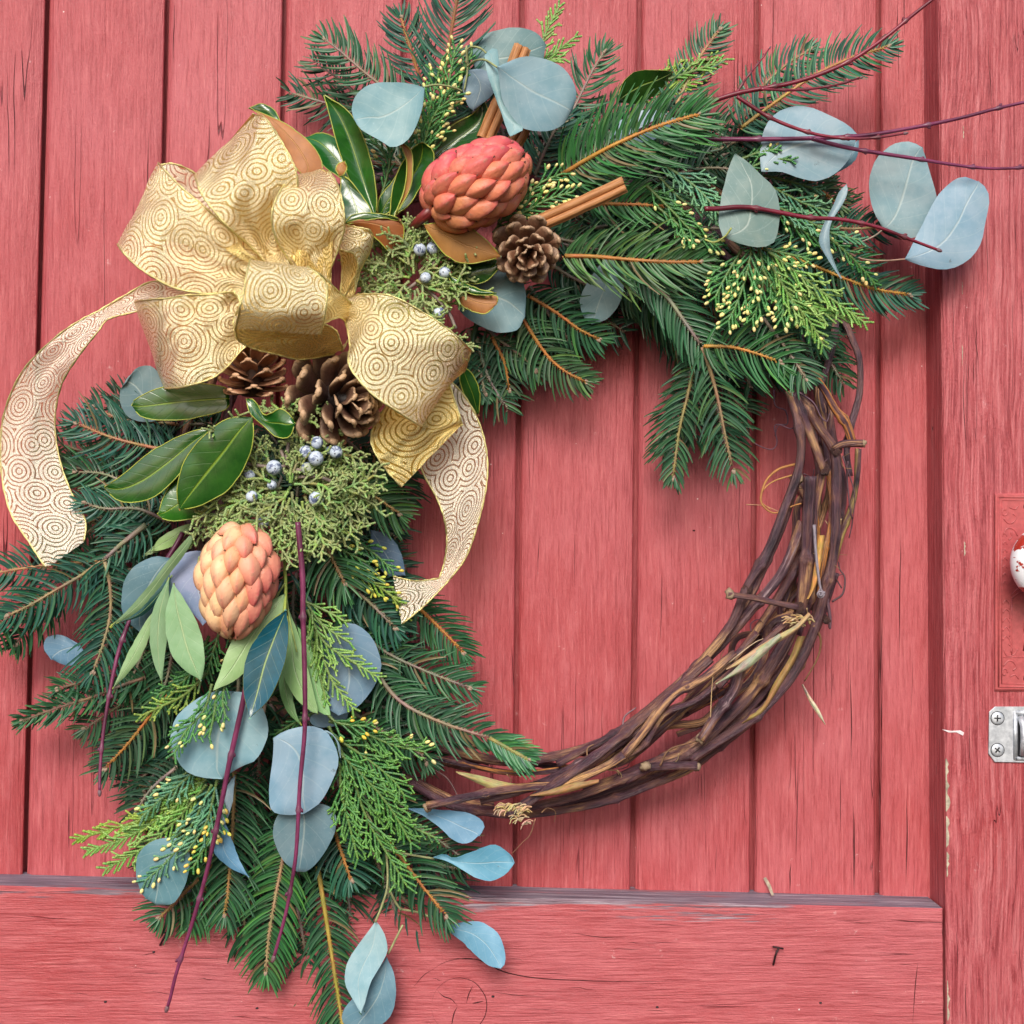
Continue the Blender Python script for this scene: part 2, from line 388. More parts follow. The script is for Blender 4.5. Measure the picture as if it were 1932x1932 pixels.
def m_ribbon(name='gold_organza_ribbon', sheer=0.48, tint=(0.90, 0.60, 0.14), f0=(1.0, 0.81, 0.34), f1=(1.0, 0.98, 0.84), mt=0.42):
    n = NT(name); u = n.attr('uvm', 'Vector')
    uu = n.sep(u)
    wu = n.noise(u, 60, 2, 0.5, 0, 1)
    vm = n.t.nodes.new('ShaderNodeVectorMath'); vm.operation = 'MULTIPLY_ADD'; n.put(vm.inputs[0], wu); vm.inputs[1].default_value = (0.0022,) * 3; n.put(vm.inputs[2], u)
    d = n.voro(vm.outputs[0], 34, 0.75, '2D')
    ring = n.math('SINE', n.math('MULTIPLY', d, 2 * math.pi / (0.0037 * 34)))
    foil = n.rng(ring, -0.85, -0.40)
    glit = n.voro(u, 1500, 1, o='Color'); gs = n.sep(glit)
    spark = n.noise(u, 1600, 2, 0.6)
    foil = n.math('MULTIPLY', foil, n.rng(n.noise(u, 500, 3, 0.6), 0.28, 0.42))
    wire = n.rng(uu[2], 0.955, 0.975)
    foil = n.math('MAXIMUM', foil, n.math('MULTIPLY', wire, n.rng(gs[0], 0.2, 0.5)))
    fc = n.mix(gs[1], f0, f1)
    col = n.mix(foil, tint, fc)
    weave = n.math('MULTIPLY', n.math('SINE', n.math('MULTIPLY', uu[0], 6500)), n.math('SINE', n.math('MULTIPLY', uu[1], 6500)))
    hh = n.math('ADD', n.math('MULTIPLY', foil, 0.25), n.math('MULTIPLY', spark, 1.1)); hh = n.math('ADD', hh, n.math('MULTIPLY', gs[2], 0.9))
    cell = n.t.nodes.new('ShaderNodeVectorMath'); cell.operation = 'MULTIPLY_ADD'; n.put(cell.inputs[0], n.voro(u, 900, 1, o='Color')); cell.inputs[1].default_value = (0.66,) * 3; cell.inputs[2].default_value = (-0.33,) * 3
    add = n.t.nodes.new('ShaderNodeVectorMath'); add.operation = 'ADD'; n.put(add.inputs[0], n.bump(hh, 0.45, 0.0004)); n.put(add.inputs[1], cell.outputs[0])
    nn_ = n.t.nodes.new('ShaderNodeVectorMath'); nn_.operation = 'NORMALIZE'; n.put(nn_.inputs[0], add.outputs[0]); nor = nn_.outputs[0]
    al = n.rng(foil, 0, 1, sheer, 0.97)
    al = n.math('MAXIMUM', al, wire)
    n.P(col=col, metal=n.math('ADD', n.rng(foil, 0, 1, 0.25, mt), n.math('MULTIPLY', n.rng(gs[1], 0.45, 0.55), 0.6)), rough=n.rng(gs[1], 0.45, 0.55, 0.38, 0.2), nor=nor, sheen=0.2)
    tr = n.t.nodes.new('ShaderNodeBsdfTranslucent'); n.put(tr.inputs[0], (0.98, 0.66, 0.12))
    m1 = n.t.nodes.new('ShaderNodeMixShader'); n.put(m1.inputs[0], n.rng(foil, 0, 1, 0.35, 0.06)); n.t.links.new(n.b.outputs[0], m1.inputs[1]); n.t.links.new(tr.outputs[0], m1.inputs[2])
    tp = n.t.nodes.new('ShaderNodeBsdfTransparent'); n.put(tp.inputs[0], (1.0, 0.90, 0.66))
    m2 = n.t.nodes.new('ShaderNodeMixShader'); n.put(m2.inputs[0], al); n.t.links.new(tp.outputs[0], m2.inputs[1]); n.t.links.new(m1.outputs[0], m2.inputs[2])
    n.t.links.new(m2.outputs[0], n.out.inputs[0])
    return n.mat
M['ribbon'] = m_ribbon()
M['ribbont'] = m_ribbon('gold_organza_tail', 0.36, (0.66, 0.46, 0.22), (1.0, 0.88, 0.66), (1.0, 0.95, 0.86), 0.3)
M['ribbong'] = m_ribbon('gold_organza_lit_through', 0.75, (0.66, 0.37, 0.03), (0.98, 0.74, 0.22), (1.0, 0.88, 0.50), 0.6)  # same ribbon, yellower: light filtering through folded layers is put into the colour
M['wire'] = simple('gold_edge_wire', (0.85, 0.66, 0.28), 0.3, 0.8, 1500, 0.4, 1.0)
def m_cone():
    n = NT('pine_cone_scale'); c = n.attr('Col'); f = n.noise(n.obj(), 260, 4, 0.65)
    c = n.mix(1.0, c, n.ramp(f, [(0.3, (0.6, 0.58, 0.56)), (0.6, (1.08, 1.05, 1.02))]), 'MULTIPLY')
    return n.P(col=c, rough=0.55, nor=n.bump(f, 0.6, 0.0008))
M['cone'] = m_cone()
def m_pod(name, warm):
    n = NT(name); c = n.attr('Col'); o = n.obj(); f = n.noise(o, 180, 5, 0.65); g = n.noise(o, 40, 3, 0.5)
    c = n.mix(n.math('MULTIPLY', n.rng(g, 0.45, 0.65), 0.45), c, warm)
    c = n.mix(n.rng(f, 0.60, 0.68, 0, 0.55), c, (0.30, 0.12, 0.05)); c = n.mix(n.rng(n.noise(o, 90, 4, .7), 0.55, 0.7, 0, 0.4), c, (0.74, 0.40, 0.30))
    return n.P(col=c, rough=0.42, nor=n.bump(n.math('ADD', f, n.math('MULTIPLY', g, 1.5)), 0.7, 0.0012), spec=0.35)
M['podred'] = m_pod('red_magnolia_pod', (0.62, 0.13, 0.10)); M['podpale'] = m_pod('pale_magnolia_pod', (0.75, 0.36, 0.18))
def m_cinn():
    n = NT('cinnamon_bark'); u = n.attr('uvm', 'Vector'); f = n.noise(n.map(u, (700, 700, 60)), 1, 5, 0.6); b = n.noise(n.map(u, (90, 90, 25)), 1, 3)
    c = n.mix(n.rng(f, 0.3, 0.7), (0.30, 0.11, 0.035), (0.60, 0.28, 0.105)); c = n.mix(n.math('MULTIPLY', n.rng(b, 0.5, 0.7), 0.5), c, (0.66, 0.36, 0.17))
    return n.P(col=c, rough=0.6, nor=n.bump(f, 0.6, 0.0006))
M['cinnamon'] = m_cinn()
def m_berry():
    n = NT('juniper_berry_skin'); o = n.obj(); f = n.noise(o, 190, 4, 0.6, 0.6); c0 = n.attr('Col')
    c = n.mix(n.rng(f, 0.40, 0.50), (0.10, 0.13, 0.24), c0)
    return n.P(col=c, rough=0.42, nor=n.bump(f, 0.3, 0.0004))
M['berry'] = m_berry()
# ------------------------------------------------------------------ the door (setting)
door = thing('door', 'red painted plank door with framed stile and rail, knob plate and steel latch plate', 'door', at(966, 1850, 0))
JT = [-590, -360, -132, 92, 318, 539, 765, 987, 1209, 1430, 1660]       # joints at the top edge
JB = [-640, -410, -180, 48, 280, 510, 743, 973, 1195, 1420, 1656]       # and where they meet the ledge (y 1680)
def jx(k, y):
    f = y / 1680
    return (JT[k] + (JB[k] - JT[k]) * f) if k < 11 else 1830
for k in range(11):
    b = MB(); G = []
    ys = [-500, -80, 200, 500, 800, 1100, 1400, 1780]
    for y in ys:
        x0, x1 = jx(k, y), jx(k + 1, y)
        w1, w2 = ru(-0.6, 0.6), ru(-0.6, 0.6)
        prof = [(x0 + 2 + w1, -0.020), (x0 + 2 + w1, -0.0050), (x0 + 5 + w1, -0.0030), (x0 + 10 + w1, -0.0008), (x0 + 14, 0)]
        prof += [(x0 + 14 + (x1 - x0 - 24) * t, 0.0004 * math.sin(t * 3.1)) for t in (0.25, 0.5, 0.75)]
        prof += [(x1 - 10, 0), (x1 - 7 + w2, -0.0012), (x1 - 6 + w2, -0.004), (x1 - 6 + w2, -0.020)]
        G.append([at(x, y, h) for x, h in prof])
    b.grid(G)
    p = b.build('plank', M['plank'], door)
b = MB(); b.grid([[at(x, y, -0.0195) for x in (-700, 900, 1900)] for y in (-500, 900, 1790)])
b.build('backing_board', M['plank'], door)

# stile: inner face plane runs straight back from its front arris
def boxmesh(name, mat, quad, h, depth, bev=0.0015, rows=24, top_mat=None, wear=None, wob=0.0008):
    """quad = layout corners (tl, tr, br, bl) of the front face at h; box goes back by depth"""
    tl, tr, br, bl = [at(q[0], q[1], h) for q in quad]
    cols = 30; b = MB(); G = []
    for i in range(rows + 1):
        t = i / rows; L = tl.lerp(bl, t); R = tr.lerp(br, t); row = []
        for j in range(cols + 1):
            s_ = j / cols; p = L.lerp(R, s_)
            row.append(p)
        G.append(row)
    # arris: inset ring pulled back
    bk = Vector((0, 1, 0))
    I = {}
    def V(p, u=(0, 0, 0)): return b.vert(p, (1, 1, 1), u)
    w, hgt = (tr - tl).length, (bl - tl).length
    for i in range(rows + 1):
        for j in range(cols + 1):
            p = G[i][j].copy(); t, s_ = i / rows, j / cols
            e = 0
            if i == 0: p += (bl - tl).normalized() * bev
            if i == rows: p -= (bl - tl).normalized() * bev
            if j == 0: p += (tr - tl).normalized() * bev
            if j == cols: p -= (tr - tl).normalized() * bev
            u = (wear(s_, t) if wear else 0, 0, 0)
            I[i, j] = V(p, u)
    for i in range(rows):
        for j in range(cols):
            b.face((I[i, j], I[i + 1, j], I[i + 1, j + 1], I[i, j + 1]))
    # sides: bevel strip then wall
    loop = [(0, j) for j in range(cols + 1)] + [(i, cols) for i in range(1, rows + 1)] + [(rows, j) for j in range(cols - 1, -1, -1)] + [(i, 0) for i in range(rows - 1, 0, -1)]
    out, far = [], []
    for q, (i, j) in enumerate(loop):
        n = vnoise(q * 0.9, 3) * wob
        p = G[i][j] + bk * (bev + n + wob)
        out.append(V(p, (wear(j / cols, i / rows) if wear else 0, 0, 0))); far.append(V(G[i][j] + bk * depth))
    for q in range(len(loop)):
        r = (q + 1) % len(loop)
        top = loop[q][0] == 0 and loop[r][0] == 0
        b.face((I[loop[q]], I[loop[r]], out[r], out[q]))
        b.face((out[q], out[r], far[r], far[q]), 1 if (top and top_mat) else 0)
    return b, [mat, top_mat] if top_mat else mat
FH = 0.045
def wear_rail(s_, t):
    x = s_ * 2420 - 640; t = t * 3.35
    top = max(0, 1 - t / 0.15)
    g = 0.60 if x < 260 else (0.95 if x < 330 else (0.75 if 830 < x < 1480 else 0.15))
    return top * g if t < 0.16 else 0.0
b, mm = boxmesh('rail', M['rail'], [(-640, 1656), (1780, 1715), (1792, 3000), (-640, 3000)], FH, 0.056, rows=170, top_mat=M['ledge'], wear=wear_rail)
b.build('rail', mm, door, smooth=False)
b, mm = boxmesh('stile', M['stile'], [(1768, -500), (2330, -500), (2330, 3000), (1794.5, 3000)], FH + 0.0006, 0.057)
b.build('stile', mm, door, smooth=False)

# cracks that can be followed by eye in the boards
def crack(pts, h, r=0.8, name='crack'):
    P = []
    for i, (x, y) in enumerate(pts): P.append((x + (ru(-1, 1) if 0 < i < len(pts) - 1 else 0), y))
    C_ = cat([at(x, y, h) for x, y in P], 4); n = len(C_)
    b = MB(); b.tube(C_, [S * r * max(0.15, math.sin(math.pi * min(1, max(0.03, i / (n - 1))))) for i in range(n)], 4, flat=0.35)
    return b.build(name, M['crack'], door)
for x, y0, y1, r in [(1506, 1395, 1660, 1.0), (1531, 1560, 1688, 0.9), (1556, 1600, 1689, 0.8), (1587, 1430, 1600, .9), (1604, 1250, 1450, .8), (1610, 1520, 1688, 1), (1492, 1620, 1688, 1.1),
                     (1711, 1480, 1690, 1.1), (1722, 1180, 1400, .7), (1479, 1250, 1420, .6), (1352, 1560, 1684, .7), (1536, 1260, 1420, .9), (1570, 1180, 1390, .8), (1115, 1570, 1680, .7), (1050, 1480, 1678, .5),
                     (908, 1480, 1620, .7), (845, 1150, 1240, .7), (886, 1060, 1250, .6), (1700, 990, 1240, .7), (1745, 1090, 1350, .6), (1648, 360, 520, .7), (1600, 0, 300, .6), (383, 60, 190, .5), (330, 0, 120, .4),
                     (280, 250, 420, .6), (252, 330, 520, .6), (620, 10, 120, .5), (700, 30, 90, .4), (1062, 20, 75, .6), (1268, 0, 90, .5), (1320, 20, 110, .5), (1520, 0, 110, .7), (1545, 30, 140, .6), (1740, 30, 220, .5), (1693, 0, 150, .6),
                     (150, 1500, 1640, .4), (112, 1330, 1500, .4), (226, 380, 520, .5), (1018, 1010, 1090, .4), (1130, 900, 1030, .4), (1300, 1150, 1290, .5), (1365, 980, 1080, .4)]:
    m = 5; dx = ru(-5, 5)
    crack([(x + dx * (i / m) , y0 + (y1 - y0) * i / m) for i in range(m + 1)], 0.0002, r * 1.45)
hr = FH + 0.0002
def circ(cx, cy, rx, ry, a0=0, a1=360, n=18): return [(cx + rx * math.cos(math.radians(a0 + (a1 - a0) * i / n)), cy + ry * math.sin(math.radians(a0 + (a1 - a0) * i / n))) for i in range(n + 1)]
for pts, r in [(circ(866, 1898, 52, 53, -170, 170), .7), ([(863, 1898), (852, 1885), (838, 1880), (826, 1870)], .9), ([(880, 1892), (884, 1875), (892, 1860)], .9), ([(891, 1893), (912, 1889)], 1.2), ([(863, 1899), (855, 1915), (850, 1950)], 1.0),
               ([(815, 1830), (840, 1815), (880, 1808), (915, 1815), (950, 1833), (1010, 1845), (1100, 1850), (1195, 1852), (1320, 1850)], 1.0), ([(780, 1862), (800, 1840), (815, 1830)], .6), ([(1080, 1760), (1130, 1768), (1180, 1770)], .6),
               ([(1732, 1815), (1726, 1860), (1722, 1930)], .8), ([(920, 1870), (980, 1878), (1030, 1880)], .5)]:
    crack(pts, hr, r)
for k in range(26):
    x, y, l = ru(20, 1700), ru(1735, 1925), ru(20, 90)
    crack([(x, y), (x + l / 3, y + ru(-1.5, 2)), (x + 2 * l / 3, y + ru(-1, 3)), (x + l, y + ru(0, 4))], hr, ru(.3, .55))
for k in range(16):                                       # stile checks
    x, y, l = ru(1795, 1925), ru(-20, 1900), ru(60, 200)
    crack([(x, y), (x + ru(-2, 3), y + l / 3), (x + ru(-1, 4), y + 2 * l / 3), (x + ru(0, 6), y + l)], FH + 0.0006, ru(.4, .7))
# bent nails and nail holes
for pts, hd in [([(1470, 1787, .050), (1464, 1800, .052), (1461, 1812, .050), (1459, 1820, .0455)], (1458, 1786, 1478, 1790)), ([(315, 1760, .050), (308, 1772, .052), (302, 1783, .046)], (306, 1758, 321, 1763))]:
    b = MB(); b.tube(curve3(pts, 0), S * 2.0, 6); b.tube([at(hd[0], hd[1], .0505), at(hd[2], hd[3], .0505)], S * 1.8, 6)
    b.build('nail', M['iron'], door)
for x, y, h in [(1548, 1892, FH), (485, 1902, FH), (199, 1890, FH), (272, 1662, FH), (290, 1796, FH), (1309, 1001, 0), (1240, 1900, FH), (930, 1880, FH)]:
    b = MB(); b.ball(at(x, y, h), S * 3, el=0.6, n=7, m=5); b.build('nail_hole', M['dark'] if h else M['crack'], door)
# bare wood and paint chips along the arris of the stile
def chip(pts, h, mat, name):
    b = MB(); c = at(sum(p[0] for p in pts) / len(pts), sum(p[1] for p in pts) / len(pts), h + 0.0006)
    ci = b.vert(c); I = [b.vert(at(x, y, h)) for x, y in pts]
    for i in range(len(I)): b.face((ci, I[(i + 1) % len(I)], I[i]))
    return b.build(name, mat, door)
def strip(x, y0, y1, w, n, mat, name, h=FH + 0.0008):
    L_, R_ = [], []
    for i in range(n + 1):
        y = y0 + (y1 - y0) * i / n; ww = w * (0.15 + 0.6 * rnd()) * (0.2 if i in (0, n) else 1)
        L_.append((x + (y - y0) * 0.006, y)); R_.append((x + ww + (y - y0) * 0.006, y + ru(-2, 2)))
    b = MB(); b.grid([[at(*l, h), at(*r, h)] for l, r in zip(L_, R_)]); return b.build(name, mat, door, smooth=False)
strip(1784, 1432, 1530, 13, 12, M['barewood'], 'bare_wood_patch'); strip(1785, 1540, 1600, 9, 9, M['barewood'], 'bare_wood_patch')
strip(1786, 1608, 1655, 10, 8, M['barewood'], 'bare_wood_patch'); strip(1787, 1850, 1925, 8, 9, M['barewood'], 'bare_wood_patch')
for x, y0, y1, w in [(1817, 235, 262, 3), (1815, 530, 556, 2), (1819, 1022, 1048, 4), (1815, 650, 690, 3)]:
    strip(x, y0, y1, w, 9, M['barewood'], 'paint_chip')
chip([(1777, 1376), (1795, 1379), (1812, 1378), (1819, 1382), (1817, 1388), (1812, 1382), (1790, 1382)], FH + .0008, M['whitechip'], 'paint_chip')
for x in (): chip([(x, 1712 + ru(-1, 1)), (x + ru(3, 8), 1711), (x + ru(3, 7), 1714), (x, 1715)], FH + .0008, M['whitechip'], 'paint_chip')

# knob plate with cast relief
plate = MB()
X0, X1, Y0, Y1, PH = 1877, 2013, 931, 1303, FH + 0.0035
def slab(b, pts, h, depth, bev=3, mi=0):
    """pts: convex outline in layout units, front at h with bevelled arris"""
    cx = sum(p[0] for p in pts) / len(pts); cy = sum(p[1] for p in pts) / len(pts)
    def ins(p, d):
        v = Vector((p[0] - cx, p[1] - cy)); L = v.length; return (cx + v.x * (L - d) / L, cy + v.y * (L - d) / L)
    a = [b.vert(at(*ins(p, bev), h)) for p in pts]; c = [b.vert(at(*p, h - bev * S * .6)) for p in pts]; e = [b.vert(at(*p, h - depth)) for p in pts]
    n = len(pts); b.face(tuple(reversed(a)) if False else tuple(a), mi)
    for i in range(n):
        j = (i + 1) % n; b.face((a[j], a[i], c[i], c[j]), mi); b.face((c[j], c[i], e[i], e[j]), mi)
slab(plate, [(X0, Y0), (X0, Y1), (X1, Y1), (X1, Y0)], PH, 0.0030)
lp = plate.build('lock_plate', M['redmetal'], door, smooth=False)
def relief(pts, r=2.2, closed=False):
    b = MB(); C_ = cat([at(x, y, PH) for x, y in pts], 4); b.tube(C_, S * r, 6, flat=0.75); return b
rb = MB()
def rel(pts, r=2.0):
    C_ = cat([at(x, y, PH) for x, y in pts], 4); rb.tube(C_, S * r, 6, flat=0.8)
cxp = (X0 + X1) / 2
for d in (7, 13):
    P = [(X0 + d, Y0 + d), (X0 + d, Y1 - d), (X1 - d, Y1 - d), (X1 - d, Y0 + d), (X0 + d, Y0 + d)]
    for a, c in zip(P, P[1:]): rb.tube([at(*a, PH), at(*c, PH)], S * (1.6 if d == 7 else 1.0), 5)
for sgn in (-1, 1):
    def mx(x): return cxp + sgn * (x - cxp)
    for y0, dy in ((Y0 + 20, 1), (Y1 - 20, -1)):
        rel([(mx(1895 + 6 * math.cos(a) * (1 - a / 9)), y0 + dy * (14 + 9 * math.sin(a) * (1 - a / 9))) for a in [i * .7 for i in range(9)]], 1.6)
        rel([(mx(1893), y0 + dy * 26), (mx(1902), y0 + dy * 36), (mx(1912), y0 + dy * 34), (mx(1917), y0 + dy * 24), (mx(1911), y0 + dy * 18)], 1.6)
        rel([(mx(1893), y0 + dy * 58), (mx(1900), y0 + dy * 46), (mx(1913), y0 + dy * 48), (mx(1920), y0 + dy * 60)], 1.4)
        rel([(mx(1905), y0 + dy * 6), (mx(1915), y0 + dy * 10), (mx(1922), y0 + dy * 2)], 1.4)
        rel([(mx(1907), y0 + dy * 52), (mx(1909), y0 + dy * 62), (mx(1903), y0 + dy * 68)], 1.4)
    for k in range(5): rel([(mx(1892), 1140 + k * 17), (mx(1898), 1132 + k * 17), (mx(1905), 1140 + k * 17), (mx(1905), 1150 + k * 17)], 1.3)
    for k in range(7): rel([(mx(1892), 1012 + k * 15), (mx(1896), 1006 + k * 15), (mx(1900), 1012 + k * 15)], 1.2)
    rel([(mx(1908), 1122), (mx(1922), 1110), (mx(1933), 1104)], 1.4); rel([(mx(1908), 1130), (mx(1922), 1119), (mx(1935), 1114)], 1.2)
    rel([(mx(1909), 1130), (mx(1909), 1238)], 1.3)
rel([(1893, 1240), (1981, 1240)], 1.4)
rb.build('cast_relief', M['redmetal'], lp)
b = MB(); b.ball(at(1945, 1184, PH), S * 9.5, ax=FR, el=0.15, n=16, m=6)
slab(b, [(1941, 1188), (1936, 1222), (1954, 1222), (1949, 1188)], PH + .0006, .0005, 1); b.build('keyhole', M['dark'], lp)
rk = MB(); rk.tube([at(1945 + 13 * math.cos(a), 1184 + 13 * math.sin(a), PH) for a in [math.pi * (.65 + 1.7 * i / 20) for i in range(21)]], S * 2.2, 6)
rk.tube([at(1937, 1194, PH), at(1931, 1227, PH), at(1959, 1227, PH), at(1953, 1194, PH)], S * 2, 6); rk.build('keyhole_rim', M['redmetal'], lp)
for y in (956, 1280):
    b = MB(); b.ball(at(1940, y, PH), S * 9, ax=FR, el=0.35, n=16, m=8); b.build('screw', M['iron'], lp)
# knob: lathe about an axis towards the viewer
b = MB(); ctr = at(1952, 1062, PH); prof = [(0, 36), (2, 37), (4, 32), (8, 20), (22, 18), (30, 22), (36, 40), (44, 57), (56, 67), (70, 70.5), (84, 66), (95, 53), (102, 34), (105, 12), (105.5, 1)]
rows = []
for z, r in cat([(z, r, 0) for z, r in prof], 3) and [(q.x, q.y) for q in cat([(z, r, 0) for z, r in prof], 3)]:
    rows.append([b.vert(ctr + Vector((math.cos(a) * r * S, -z * S, math.sin(a) * r * S)), (1, 1, 1), (-math.cos(a) * 0.9 - .1 if z > 36 else -2, 0, 0)) for a in [2 * math.pi * j / 40 for j in range(40)]])
for i in range(len(rows) - 1):
    for j in range(40): b.face((rows[i][j], rows[i][(j + 1) % 40], rows[i + 1][(j + 1) % 40], rows[i + 1][j]))
b.build('door_knob', M['knob'], door)
# galvanised latch plate
b = MB(); LH = FH + 0.0026
slab(b, [(1877, 1333), (1866, 1343), (1865, 1422), (1877, 1438), (2010, 1440), (2020, 1430), (2020, 1342), (2010, 1333)], LH, 0.0022, 1.2)
kp = b.build('latch_plate', M['zinc'], door, smooth=False)
b = MB()
for a, c in (((1915, 1345), (1970, 1345)), ((1915, 1431), (1970, 1431)), ((1916, 1343), (1916, 1433))): b.tube([at(*a, LH), at(*c, LH)], S * 4.5, 6, flat=.6)
b.build('slot_rim', M['zinc'], kp)
b = MB(); slab(b, [(1920, 1350), (1920, 1427), (1966, 1427), (1966, 1350)], LH + .0007, .0006, .5); b.build('slot', M['dark'], kp, smooth=False)
b = MB(); b.tube([at(1925, 1352, LH), at(1931, 1370, LH + .004), at(1932, 1395, LH + .006), at(1930, 1425, LH + .003)], S * 6, 10); b.build('latch_bolt', M['zinc'], kp)
for y in (1355, 1415):
    for x in (1882, 2003):
        b = MB(); b.ball(at(x, y, LH), S * 12, ax=FR, el=0.22, n=20, m=8); sc = b.build('screw', M['zinc'], kp)
        b = MB(); b.tube([at(x + 12.5 * math.cos(a), y + 12.5 * math.sin(a), LH) for a in [2 * math.pi * i / 20 for i in range(21)]], S * .9, 5, cap=False)
        q = ru(0, 1.5)
        for a in (q, q + math.pi / 2): b.tube([at(x - 6 * math.cos(a), y - 6 * math.sin(a), LH + .0013), at(x + 6 * math.cos(a), y + 6 * math.sin(a), LH + .0013)], S * 1.3, 5)
        b.build('cross_slot', M['dark'], kp)

# ------------------------------------------------------------------ grapevine wreath ring
CX, CY = 975, 895
wreath = thing('grapevine_wreath', 'bare twisted grapevine ring hanging on the red door under the greenery', 'wreath', at(CX, CY, 0.05))
TAN, PUR, ORG, GRY = (0.42, 0.24, 0.12), (0.10, 0.048, 0.050), (0.50, 0.22, 0.06), (0.24, 0.17, 0.19)
def vine(pts, r, h0, h1=None, col=PUR, nodes=True, endc=True, name='vine'):
    r *= .77; C_ = curve3(pts, h0, h1, 7); n = len(C_); b = MB()
    L = [0]
    for a, c in zip(C_, C_[1:]): L.append(L[-1] + (c - a).length)
    ph = rnd() * 9; R = []; q = []
    pos = [L[-1] * (k + ru(.2, .8)) / max(1, int(L[-1] / 0.11)) for k in range(max(1, int(L[-1] / 0.11)))] if nodes else []
    C2 = resample(C_, max(8, int(L[-1] / 0.004))); n = len(C2)
    for i, p in enumerate(C2):
        s_ = L[-1] * i / (n - 1)
        rr = r * S * (1 + 0.09 * vnoise(s_ * 60, ph) + 0.05 * vnoise(s_ * 300, ph))
        for z in pos: rr += r * S * 0.45 * math.exp(-((s_ - z) / 0.0035) ** 2)
        R.append(rr); C2[i] = p + Vector((vnoise(s_ * 22, ph), 0, vnoise(s_ * 22, ph + 3))) * S * 3.2
    b.tube(C2, R, 10, col)
    if endc:
        for e, s_ in ((0, 1), (-1, -1)):
            pass
    return b.build(name, M['vine'], wreath)
V = [
 ([(1588, 600), (1606, 640), (1620, 680), (1620, 740), (1606, 796), (1600, 850), (1606, 900)], 8, .05, .07, PUR),
 ([(1580, 590), (1574, 640), (1560, 695), (1545, 740), (1555, 800), (1562, 850), (1570, 930), (1562, 1040), (1530, 1150)], 9, .055, .06, TAN),
 ([(1530, 700), (1556, 735), (1578, 775), (1598, 800), (1609, 834)], 9.5, .085, .075, ORG),
 ([(1490, 715), (1508, 745), (1542, 801), (1572, 850), (1578, 919), (1578, 1018), (1556, 1117), (1530, 1200), (1480, 1290), (1400, 1370), (1300, 1435)], 11.5, .085, .08, PUR),
 ([(1497, 741), (1526, 820), (1552, 886)], 9, .09, .09, TAN),
 ([(1552, 886), (1540, 960), (1534, 1040), (1530, 1120), (1505, 1200)], 8.5, .082, .075, TAN),
 ([(1488, 740), (1511, 820), (1506, 886), (1483, 952), (1453, 1035), (1410, 1110), (1378, 1176), (1310, 1262), (1240, 1342), (1165, 1405), (1080, 1462), (985, 1518)], 10.5, .088, .09, PUR),
 ([(1509, 895), (1476, 985), (1437, 1084), (1402, 1145), (1330, 1235), (1250, 1315), (1150, 1390), (1050, 1440)], 9, .08, .075, PUR),
 ([(1526, 900), (1524, 1018), (1514, 1134), (1496, 1185), (1440, 1280), (1370, 1355), (1290, 1420), (1180, 1470)], 14.5, .092, .075, PUR),
 ([(1512, 985), (1472, 1080), (1412, 1160), (1345, 1235), (1265, 1312), (1180, 1388), (1100, 1436), (1000, 1485), (905, 1510)], 11.5, .083, .075, GRY),
 ([(1511, 1040), (1470, 1120), (1430, 1180), (1370, 1260), (1300, 1330), (1220, 1400)], 10, .07, .07, PUR),
 ([(1565, 886), (1568, 952), (1552, 1084), (1532, 1170)], 6.5, .08, .07, ORG),
 ([(1618, 850), (1612, 919), (1592, 1000), (1560, 1110), (1520, 1220), (1440, 1330)], 7, .055, .06, (0.30, 0.22, 0.07)),
 ([(1575, 1080), (1542, 1190), (1485, 1290), (1405, 1375), (1305, 1443), (1200, 1492), (1100, 1522), (960, 1538), (860, 1520), (770, 1478)], 10, .06, .055, PUR),
 ([(1510, 1165), (1470, 1245), (1390, 1335), (1300, 1405), (1200, 1450), (1100, 1490)], 9, .085, .07, TAN),
 ([(1400, 1250), (1385, 1300), (1352, 1345), (1322, 1394)], 11, .10, .098, GRY),
 ([(1390, 1230), (1330, 1275), (1270, 1310), (1215, 1380), (1175, 1425)], 9.5, .098, .10, TAN),
 ([(1175, 1425), (1140, 1447), (1060, 1478), (980, 1486), (900, 1500), (806, 1524)], 9.5, .10, .09, (0.50, 0.30, 0.13)),
 ([(1340, 1240), (1240, 1330), (1160, 1400), (1090, 1452), (1010, 1505), (975, 1530)], 11, .092, .10, PUR),
 ([(1314, 1447), (1260, 1446), (1215, 1450), (1130, 1490), (1050, 1515), (950, 1535)], 9.5, .085, .07, PUR),
 ([(770, 1395), (850, 1412), (930, 1432), (1010, 1432), (1110, 1412), (1200, 1375)], 11, .065, .06, PUR),
 ([(780, 1420), (880, 1445), (960, 1455), (1050, 1450), (1140, 1425)], 7, .07, .07, ORG),
 ([(760, 1400), (820, 1392), (880, 1400), (925, 1412)], 9, .062, .062, TAN),
 ([(760, 1460), (830, 1500), (900, 1530), (1000, 1525), (1200, 1475), (1390, 1372), (1500, 1250)], 11, .05, .05, PUR),
 ([(1390, 1260), (1310, 1320), (1250, 1345), (1210, 1405), (1150, 1440)], 7, .094, .094, PUR),
 ([(1430, 1190), (1340, 1290), (1250, 1370), (1190, 1420)], 8, .075, .08, TAN),
 ([(1490, 1240), (1420, 1330), (1350, 1385), (1270, 1425)], 9, .07, .07, PUR),
 ([(1505, 1165), (1455, 1200), (1400, 1250), (1355, 1300)], 7, .098, .098, PUR),
]
for pts, r, h0, h1, c in V: vine(pts, r, h0, h1, c)
for pts, r, h0, h1, c in [([(1574, 850), (1592, 840), (1628, 837)], 9, .088, .095, TAN), ([(1376, 1121), (1420, 1128), (1470, 1140), (1508, 1146)], 7.5, .105, .10, PUR)]:
    vine(pts, r, h0, h1, c, nodes=False, name='side_stub')
